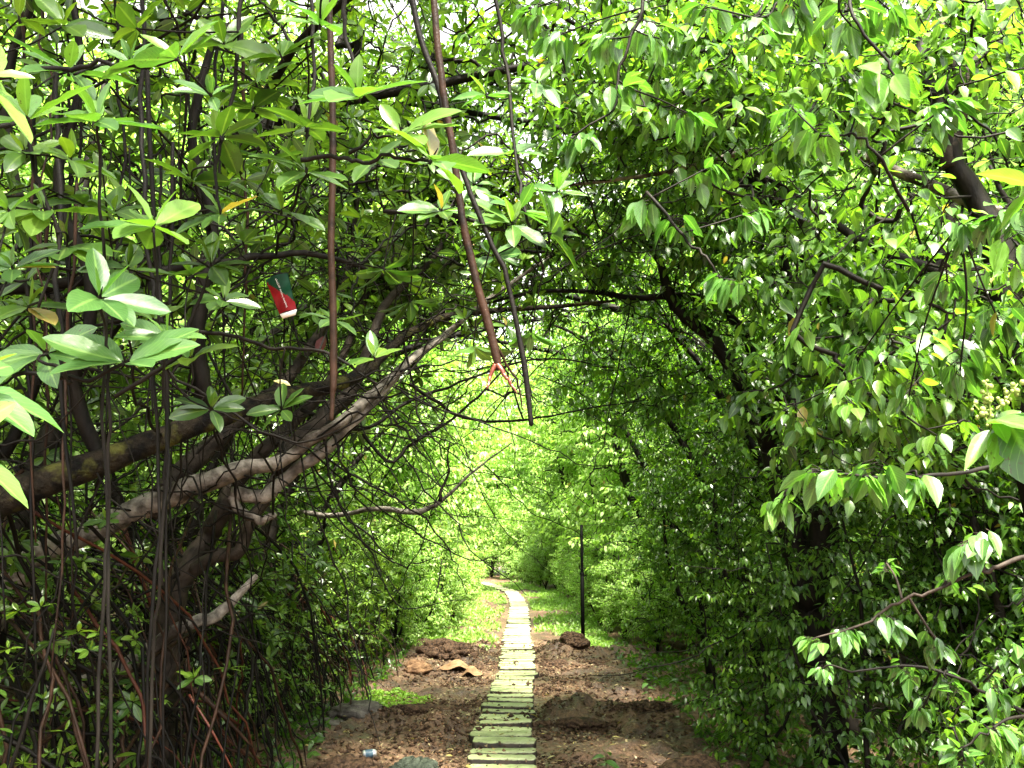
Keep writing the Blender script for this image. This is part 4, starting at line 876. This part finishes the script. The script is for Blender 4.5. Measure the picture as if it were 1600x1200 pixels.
put_lump("boulder", "dark smooth rock in the shade at the bottom right of the track", "boulder", 1085, 1198, (.45, .4, .32), 'clod', 7, fine=.02)
put_lump("boulder", "reddish brown rock at the foot of the roots left of the tan husks", "boulder", 652, 1042, (.34, .3, .2), 'tanclod', 8)
put_lump("boulder", "larger flat grey stone below the moss patch", "boulder", 556, 1112, (.55, .4, .18), 'stone', 9, amp=.15)
put_lump("boulder", "smaller flat grey stone at the edge of the roots", "boulder", 514, 1122, (.42, .3, .13), 'stone', 10, amp=.15)
put_heap("mud_heap", "small dark mud lump between the tan husks and the slabs", "mud heap", 748, 1030, (.28, .3, 0.11), 'clod', 11)
put_heap("mud_heap", "dark wet mud ridge left of the slabs below the moss patch", "mud heap", 650, 1115, (1.0, .35, 0.10), 'clod', 12)
put_heap("mud_heap", "long dark mud ridge right of the slabs in the middle of the shade", "mud heap", 905, 1118, (.95, .4, 0.12), 'clod', 13)
put_heap("mud_heap", "brown broken mud ridge nearer the right bank", "mud heap", 1010, 1112, (.6, .4, 0.11), 'clod', 14)
def husk(label, px, py, L, Wd, yaw, seed, dark=False):
    x, y, z = gp(px, py); nu, nv = 16, 10; rg = np.random.default_rng(seed); V = []
    for off in (0, -.012):
        for i in range(nu+1):
            t = i/nu*2-1; w_ = (1-abs(t)**2.5)*Wd/2+.01
            for j in range(nv+1):
                a = -pi*.12+pi*1.0*j/nv
                V.append([t*L/2, cos(a)*(w_+off), max(sin(a), -.1)*(w_+off)*.85+.02*sin(5*t+seed)])
    V = np.array(V)+rg.normal(0, .0015, (len(V), 3)); c, s = cos(yaw), sin(yaw)
    V = np.stack([V[:, 0]*c-V[:, 1]*s+x, V[:, 0]*s+V[:, 1]*c+y, V[:, 2]+z+.01], -1); n = (nu+1)*(nv+1)
    F = [[i*(nv+1)+j, i*(nv+1)+j+1, (i+1)*(nv+1)+j+1, (i+1)*(nv+1)+j] for i in range(nu) for j in range(nv)]
    F += [[k+n for k in f[::-1]] for f in F] + [[i*(nv+1)+q, (i+1)*(nv+1)+q, (i+1)*(nv+1)+q+n, i*(nv+1)+q+n] for i in range(nu) for q in (0, nv)]
    o = mesh_obj("palm_husk", V, np.array(F), M['husk'], loc=(x, y, z)); tag(o, label, "husk", "tan husks left of the slabs")
M['husk'] = rough_mat("dry_husk", [(.3, (.11, .065, .032)), (.7, (.24, .155, .085))], 14, .8, .6, 60, .008, stretch=(.4, 2, 2))
husk("larger tan curled husk lying on the mud at the left of the slabs", 712, 1040, .46, .26, .2, 1)
husk("smaller broken tan husk just right of the larger one", 738, 1043, .30, .22, -.35, 2)
def can():
    m = rough_mat("scuffed_metal", [(.4, (.35, .36, .38)), (.6, (.6, .6, .6))], 30, .3, .1, 60, .001); m.node_tree.nodes['Principled BSDF'].inputs['Metallic'].default_value = .8
    m2 = rough_mat("blue_label", [(.4, (.03, .06, .09)), (.6, (.06, .10, .13))], 30, .35, .1, 60, .001)
    x, y, z = gp(578, 1167); root = empty("drink_can", (x, y, z+.03)); tag(root, "small silver drink can lying on the mud left of the slabs", "can")
    ax = unit(np.array([.95, .28, .06])); u = unit(np.cross(ax, [0, 0, 1.])); v = np.cross(u, ax); th = np.arange(20)/20*2*pi
    def ring(prof): return np.vstack([np.array([x, y, z+.032])+ax*t+(np.cos(th)*r)[:, None]*u+(np.sin(th)*r)[:, None]*v for t, r in prof])
    for nm, prof, mt in (("can_body", [(-.052, .027), (-.045, .032), (.035, .032), (.048, .026)], m), ("can_label", [(-.036, .0325), (-.03, .0332), (.018, .0332), (.022, .0325)], m2), ("can_rim", [(-.052, .0005), (-.051, .022), (-.056, .0275), (-.050, .029), (-.046, .031)], m), ("can_base", [(.048, .027), (.052, .022), (.044, .016), (.042, .0005)], m)):
        V = ring(prof); F = [[a*20+k, a*20+(k+1) % 20, (a+1)*20+(k+1) % 20, (a+1)*20+k] for a in range(len(prof)-1) for k in range(20)]
        mesh_obj(nm, V, np.array(F), mt, root)
can()
def single_leaf(name, label, a, b, wr, nrm, mat, tint, curl=.1, cat="leaf"):
    a, b = np.array(a), np.array(b); lv = Leaves(); L = np.linalg.norm(b-a); lv.add(a[None], (b-a)[None], np.array([nrm], float), np.array([L]), np.array([L*wr]), np.array([curl]), np.array([tint]))
    V, Q, T, ti, rb = lv.arrays('ellip', 0, R); o = mesh_obj(name, V, [Q, T], mat, loc=a, attrs={'tint': ti, 'rib': rb}); tag(o, label, cat)
M['yellow_leaf'] = leaf_mat("yellow_leaf", (.3, .24, .07), (.42, .35, .11), (.5, .45, .18), tr_gain=(1.2, 1.1, .6)); M['red_leaf'] = leaf_mat("red_leaf", (.05, .003, .002), (.09, .005, .003), (.14, .01, .005), tr_gain=(1.5, .6, .4))
single_leaf("fallen_leaf", "yellow dead leaf resting on the mossy trunk below the wrapper", at(427, 595, 4.0), at(454, 600, 4.0), .24, (0, -.8, 1), M['yellow_leaf'], .8)
single_leaf("fallen_leaf", "dull red dead leaf caught in twigs just left of the straight brown root", at(508, 525, 3.3), at(496, 552, 3.3), .36, (-.3, -1, .3), M['red_leaf'], .4)
def seedling(label, px, py, h, seed, n=4, size=.09):
    x, y, z = gp(px, py); rng = np.random.default_rng(seed); root = empty("seedling", (x, y, z)); tag(root, label, "seedling", None)
    ms = Mesh(); ms.tube([(x, y, z-.02), (x+.01, y, z+h*.5), (x+.005, y, z+h)], [.004, .0035, .002], 6, 4, .05, rng); ms.build("stem", M['twig_green'], root)
    lv = Leaves(); P = np.array([[x, y, z+h]]); 
    for k in range(n):
        th = k*2.4+seed; D = np.array([[cos(th), sin(th), -.15+.25*(k % 2)]]); lv.add(P-np.array([[0, 0, .03*k*h/.15]]), D, np.array([[0, -.3, 1.]]), np.array([size*rng.uniform(.8, 1.1)]), np.array([size*.28]), np.array([.3]), np.array([.55]))
    lv.build("leaves", 'ovate', 0, M['near_ovate'], root, rng)
seedling("broad-leaved seedling sprouting from the mud at the bottom right of the slabs", 945, 1188, .16, 1, 4, .12)
seedling("tiny sprout on the mud just below the broad-leaved seedling", 958, 1197, .05, 2, 4, .06)
seedling("thin seedling at the foot of the right bank beside the dark ridge", 1062, 1120, .34, 3, 7, .10)
seedling("slim seedling at the right bank behind the thin one", 1095, 1095, .36, 5, 6, .10)
seedling("seedling at the right bank just beyond the dark ridge", 1012, 1085, .24, 4, 6, .10)
# ground litter, moss and weeds that nobody could count
def scatter(name, n, fx, fy, size, mat, seed, kind='ellip', tint=(.2, .9), tilt=.25, lift=.004, wr=.22, keep=None, curl=.15):
    rg = np.random.default_rng(seed); y = rg.uniform(*fy, n) if not callable(fy) else fy(rg, n); x = fx(rg, y)
    if keep is not None: k = keep(x, y); x, y = x[k], y[k]
    n = len(x); z = ground_h(x, y)+lift+.055*(np.abs(x-path_x(y)) < .25); th = rg.random(n)*6.28
    D = np.stack([np.cos(th), np.sin(th), rg.normal(0, tilt, n)], -1); Nn = np.stack([rg.normal(0, tilt, n), rg.normal(0, tilt, n), np.ones(n)], -1)
    lv = Leaves(); L = size*rg.uniform(.5, 1.3, n); lv.add(np.stack([x, y, z], -1), D, Nn, L, L*rg.uniform(wr*.7, wr*1.3, n), rg.normal(curl, .15, n), rg.uniform(*tint, n))
    V, Q, T, ti, rb = lv.arrays(kind, 2 if size < .05 else 1, rg); o = mesh_obj(name, V, [Q, T], mat, attrs={'tint': ti, 'rib': rb}); tag(o, kind='stuff'); return o
M['dead_leaf'] = leaf_mat("dead_leaf", (.07, .035, .018), (.17, .10, .05), (.36, .30, .16), rough=.6, trans=.05, tr_gain=(1, .8, .5), spots=False)
offp = lambda x, y: np.abs(x-path_x(y)) > .27
tag(scatter("leaf_litter", 11000, lambda rg, y: rg.normal(0, 1.3, len(y)), (5.2, 17), .042, M['dead_leaf'], 201, keep=lambda x, y: offp(x, y) | (np.sin(x*91+y*57) > .8), lift=.012), "scattered dead leaves on the mud either side of the slabs", "leaf litter")
tag(scatter("fallen_green_leaves", 130, lambda rg, y: rg.normal(-.5, 1.0, len(y)), (5.4, 10.5), .06, M['yellow_leaf'], 202, lift=.02, tint=(.3, 1)), "small yellowish fallen leaves on the near mud", "leaf litter")
M['moss'] = leaf_mat("moss", (.10, .22, .015), (.17, .34, .02), (.26, .44, .03), rough=.6, trans=.3, tr_gain=(1.3, 1.3, .6), spots=False)
mx_, my_, _z = gp(612, 1076)
tag(scatter("moss_patch", 5200, lambda rg, y: mx_+rg.normal(0, .27, len(y)), (my_-.55, my_+.55), .026, M['moss'], 203, tilt=.7, lift=.012, wr=.4, keep=lambda x, y: ((x-mx_)/.48)**2+((y-my_)/.55)**2 < .7+.45*vnoise(x, y, 8, 6)), "lime green patch of tiny creeping plants on the mud at the foot of the roots", "ground cover")
tag(scatter("verge_weeds", 34000, lambda rg, y: path_x(y)+np.where(rg.random(len(y)) < .5, -1, 1)*rg.uniform(.36, 1.7, len(y)), (15.2, 44), .085, M['lime_leaf'], 204, 'ovate', tilt=1.2, lift=.05, wr=.2, tint=(.0, .6), keep=lambda x, y: vnoise(x, y, 9, 1.3)+np.clip((np.abs(x-path_x(y))-.7)*.25, -.1, .3) > .50), "low sunlit weeds along both sides of the far track", "ground cover")
tag(scatter("bank_undergrowth", 16000, lambda rg, y: np.where(rg.random(len(y)) < .5, -1, 1)*rg.uniform(1.55, 5.5, len(y)), (4.5, 15), .08, M['small_leaf'], 205, 'ovate', tilt=.8, lift=.05, wr=.25, tint=(.0, .6)), "low dark undergrowth covering the floor of both thickets", "ground cover")
def crumbs(name, n, seed, mat, smin, smax, xr=1.7):
    rg = np.random.default_rng(seed); y = rg.uniform(5.2, 16, n); x = path_x(y)+rg.normal(0, xr*.5, n); k = offp(x, y) | (rg.random(n) < .09); k &= vnoise(x, y, 10, 2.2)+rg.normal(0, .15, n) > .38; x, y = x[k], y[k]; n = len(x); z = ground_h(x, y)+.052*(np.abs(x-path_x(y)) < .25)
    O = np.array([[1, 0, 0], [-1, 0, 0], [0, 1, 0], [0, -1, 0], [0, 0, 1], [0, 0, -1.], [.6, .6, .5], [-.6, .5, .5]]); O = O[:6]
    F = np.array([[0, 2, 4], [2, 1, 4], [1, 3, 4], [3, 0, 4], [2, 0, 5], [1, 2, 5], [3, 1, 5], [0, 3, 5]])
    s = smin*(smax/smin)**(rg.random(n)**2.2); V = O[None]*(s[:, None, None]*rg.uniform(.6, 1.3, (n, 6, 1))*np.array([1, 1, .7])); V = V+rg.normal(0, .2, V.shape)*s[:, None, None]+np.stack([x, y, z+s*.3], -1)[:, None]
    o = mesh_obj(name, V.reshape(-1, 3), (F[None]+(np.arange(n)*6)[:, None, None]).reshape(-1, 3), mat, smooth=False); tag(o, kind='stuff'); return o
tag(crumbs("mud_crumbs", 26000, 301, M['clod'], .006, .034), "loose dark crumbs of mud strewn over the track", "mud")
tag(crumbs("gravel", 12000, 302, M['tanclod'], .005, .02), "loose tan crumbs of earth strewn over the track", "earth")

# ---------------------------------------------------------------- low leafy shrubs in front of the trunks
def low_shrub(label, x, y, h, seed, n, kind, leaf, size, rx, ry, tint, group, name="understory_shrub", lod=1):
    t1 = [(x, y, -.1), (x+.05, y, h*.4), (x-.05, y, h*.8)]; t2 = [(x, y, .05), (x+rx*.5, y-.1, h*.4), (x+rx*.7, y-.1, h*.8)]; t3 = [(x, y, .05), (x-rx*.5, y+.1, h*.35), (x-rx*.7, y+.1, h*.7)]
    return make_plant(name, label, "shrub", (x, y, -.1), [(t1, [.02, .015, .006]), (t2, [.015, .01, .005]), (t3, [.015, .01, .005])], [(x, y, h*.35), (x, y, h*.75)], [(rx, ry, h*.36), (rx*.85, ry*.85, h*.34)], n, kind, leaf,
        size=size, lod=lod, nl=7, seed=seed, clump=.10, per=6, r_tip=.0018, tintc=tint, avoid=corridor, zmin=.1, seg=3, group=group, tints=.2)
GS = "leafy shrubs in front of the trunks"
low_shrub("broadleaf shrub hiding the foot of the dark twin-stemmed tree", 2.2, 5.9, 2.35, 141, 620, 'ovate', 'ovate_leaf', .065, .75, .5, .42, GS)
low_shrub("broadleaf shrub at the right bank just beyond the twin-stemmed tree", 1.95, 7.3, 1.7, 142, 620, 'ovate', 'small_leaf', .06, .6, .6, .45, GS)
low_shrub("broadleaf shrub filling the lower right corner", 2.5, 4.2, 1.15, 143, 560, 'ovate', 'ovate_leaf', .07, .7, .5, .5, GS)
low_shrub("tall broadleaf shrub right of the twin-stemmed tree", 3.2, 5.6, 2.6, 144, 900, 'ovate', 'ovate_leaf', .075, .8, .7, .45, GS)
low_shrub("small-leaved mangrove shrub low in front of the brown-armed trunk", -2.45, 5.0, 1.5, 145, 200, 'ellip', 'mangrove_leaf', .065, .6, .5, .6, GS)
low_shrub("small-leaved mangrove shrub at the left edge below the mossy trunk", -2.3, 3.9, 1.6, 146, 240, 'ellip', 'mangrove_leaf', .07, .6, .5, .55, GS)
low_shrub("small-leaved mangrove shrub among the prop roots beside the grey stones", -2.2, 8.1, 1.3, 147, 300, 'ellip', 'mangrove_leaf', .07, .5, .9, .6, GS)
low_shrub("bright mangrove shrub on the left bank above the lime moss patch", -2.1, 11.6, 1.9, 148, 560, 'ellip', 'mangrove_leaf', .075, .55, 1.1, .7, GS, lod=2)
low_shrub("bright mangrove shrub on the left bank where the tunnel ends", -2.2, 13.6, 2.6, 149, 900, 'ellip', 'mangrove_leaf', .075, .8, .9, .8, GS, lod=2)
rf = np.random.default_rng(77)
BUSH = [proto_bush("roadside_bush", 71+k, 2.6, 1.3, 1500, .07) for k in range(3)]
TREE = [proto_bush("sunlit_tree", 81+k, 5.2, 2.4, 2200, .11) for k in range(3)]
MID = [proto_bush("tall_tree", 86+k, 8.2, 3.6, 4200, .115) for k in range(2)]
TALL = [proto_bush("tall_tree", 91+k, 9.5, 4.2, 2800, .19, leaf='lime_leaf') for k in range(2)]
used = set()
def put(pool, x, y, s, label, grp, cat):
    k = int(rf.integers(len(pool))); p = pool[k]; rz = rf.uniform(0, 6.28)
    if id(p) not in used:
        used.add(id(p)); o = p; o.location = (x, y, -.05); o.rotation_euler = (0, 0, rz); o.scale = (s, s, s)
    else: o = copy_tree(p, (x, y, -.05), rz, s)
    tag(o, label, cat, grp)
# bushes hugging the far track, each side
for side, nm in ((-1, "left"), (1, "right")):
    y = 14.6; i = 0
    while y < 46:
        gapx = np.interp(y, [14, 17, 20, 26, 34, 46], [1.55, 1.35, 1.2, 1.45, 1.25, 1.2]) + (.25 if side > 0 else 0)
        x = float(path_x(y)) + side*(gapx+rf.uniform(.2, .5)); s = rf.uniform(.6, .85)
        put(BUSH, x, y, s, f"sunlit lime green bush, {ordinal(i)} along the {nm} side of the far track", "bushes along the far track", "bush")
        y += rf.uniform(1.0, 1.5) + (y-14)*.03; i += 1
for side, nm in ((-1, "left"), (1, "right")):
    y = 15.5; i = 0
    while y < 50:
        x = float(path_x(y)) + side*(3.1+rf.uniform(0, .7)) ; s = rf.uniform(.8, 1.05)
        put(TREE, x, y, s, f"yellow-green tree, {ordinal(i)} behind the {nm} row of track bushes", "sunlit trees behind the track bushes", "tree")
        y += rf.uniform(1.8, 2.6); i += 1
for k, (x, y) in enumerate(((-1.2, 53.5), (-3.0, 56), (.4, 51), (-2.0, 58), (-4.4, 57), (.9, 53), (2.6, 49), (-5.2, 60), (4.5, 53), (-.2, 60))):
    put(TREE, x, y, rf.uniform(.8, 1.1), f"tree closing the end of the track, {ordinal(k)} of that clump", "trees closing the end of the track", "tree")
for i, (x, y, s) in enumerate([(-5.6, 14.6, 1.45), (5.9, 15.0, 1.5), (-5.7, 22.5, 1.9), (5.9, 24, 1.95), (-6.6, 32, 2.3), (6.8, 34, 2.4), (-9.5, 12, 1.5), (9.8, 13, 1.5), (5.4, 10.0, 1.3), (-3.0, 17, 1.15), (3.3, 18.2, 1.1), (-4.6, 13.2, 1.15), (6.2, 4.6, 1.), (8.6, 9.2, 1.25), (6.4, 8.0, 1.15), (-6.4, 4.2, 1.05), (-6.2, 8.2, 1.2), (-3.9, 21.5, 1.35), (4.6, 23, 1.45), (-3.2, 34, 1.6), (3.2, 35, 1.6), (-8.5, 5.8, 1.3), (7.0, 6.4, 1.), (9.4, 8.6, 1.1), (7.2, 11.2, 1.05), (-7.6, 5.6, 1.), (-9.6, 8.8, 1.1), (-7.4, 12.0, 1.05), (-5.6, 15.8, 1.0), (5.8, 15.6, 1.0), (-5.2, 19.4, 1.), (5.6, 19.6, 1.0), (-5.0, 25, 1.15), (5.6, 26, 1.2), (-4.4, 31, 1.2), (4.3, 32, 1.3), (-5.0, 37, 1.3), (3.4, 39, 1.3), (-1.6, 66, 2.1), (3.4, 56, 1.8), (4.2, 47, 1.5), (-4.5, 62, 1.8), (1.6, 70, 2.3)]):
    put(MID, x, y, s, f"tall sunlit tree, {ordinal(i)} of the tall ones flanking the far track", "tall trees flanking the far track", "tree")
# light-leaved trees behind both thickets
i = 0
for (x, y) in [(-6.0, 5.2), (-7.2, 7.6), (-6.6, 10.8), (-5.4, 13.4), (-8.2, 13.0), (-9.4, 9.8), (-8.2, 17), (-5.6, 17.5), (-3.6, 14.9), (-11.5, 14), (-12, 19), (-7.5, 22)]:
    put(TREE, x, y, rf.uniform(.95, 1.2), f"bright tree behind the left thicket, {ordinal(i)} counting back", "bright trees behind the left thicket", "tree"); i += 1
i = 0
for (x, y) in [(5.8, 5.6), (6.8, 8.0), (6.0, 11.4), (4.9, 13.6), (7.9, 13.2), (9.2, 10.2), (8., 17), (5.4, 17.2), (3.5, 14.9), (11.2, 14), (12, 19), (7.5, 22)]:
    put(TREE, x, y, rf.uniform(.95, 1.2), f"bright tree behind the right thicket, {ordinal(i)} counting back", "bright trees behind the right thicket", "tree"); i += 1
i = 0
for y, xs_ in ((16, (-13, -8.5, 8.5, 13)), (24, (-13, -9.5, -5.2, 5.4, 10, 13.5)), (31, (-17, -12.5, -8, 8, 12.5, 17)), (37, (-16, -11, -6, 5.5, 11, 16)), (46, (-18, -12, -6.5, 5, 10, 15)), (52, (-22, -16, -10, 8, 14, 20)), (60, (-13, -4, 0.5, 5)), (68, (-16, -9, -2, 4, 11))):
    for x in xs_:
        put(TALL, x+rf.uniform(-1, 1), y+rf.uniform(-2, 2), rf.uniform(.9, 1.3), f"tall pale green tree of the wood far behind, {ordinal(i)} counting back", "tall trees of the wood behind", "tree"); i += 1
print("LEAVES", sum(o.get('n_leaves', 0) for o in scene.objects))
for o in scene.objects:
    if 'n_leaves' in o: del o['n_leaves']
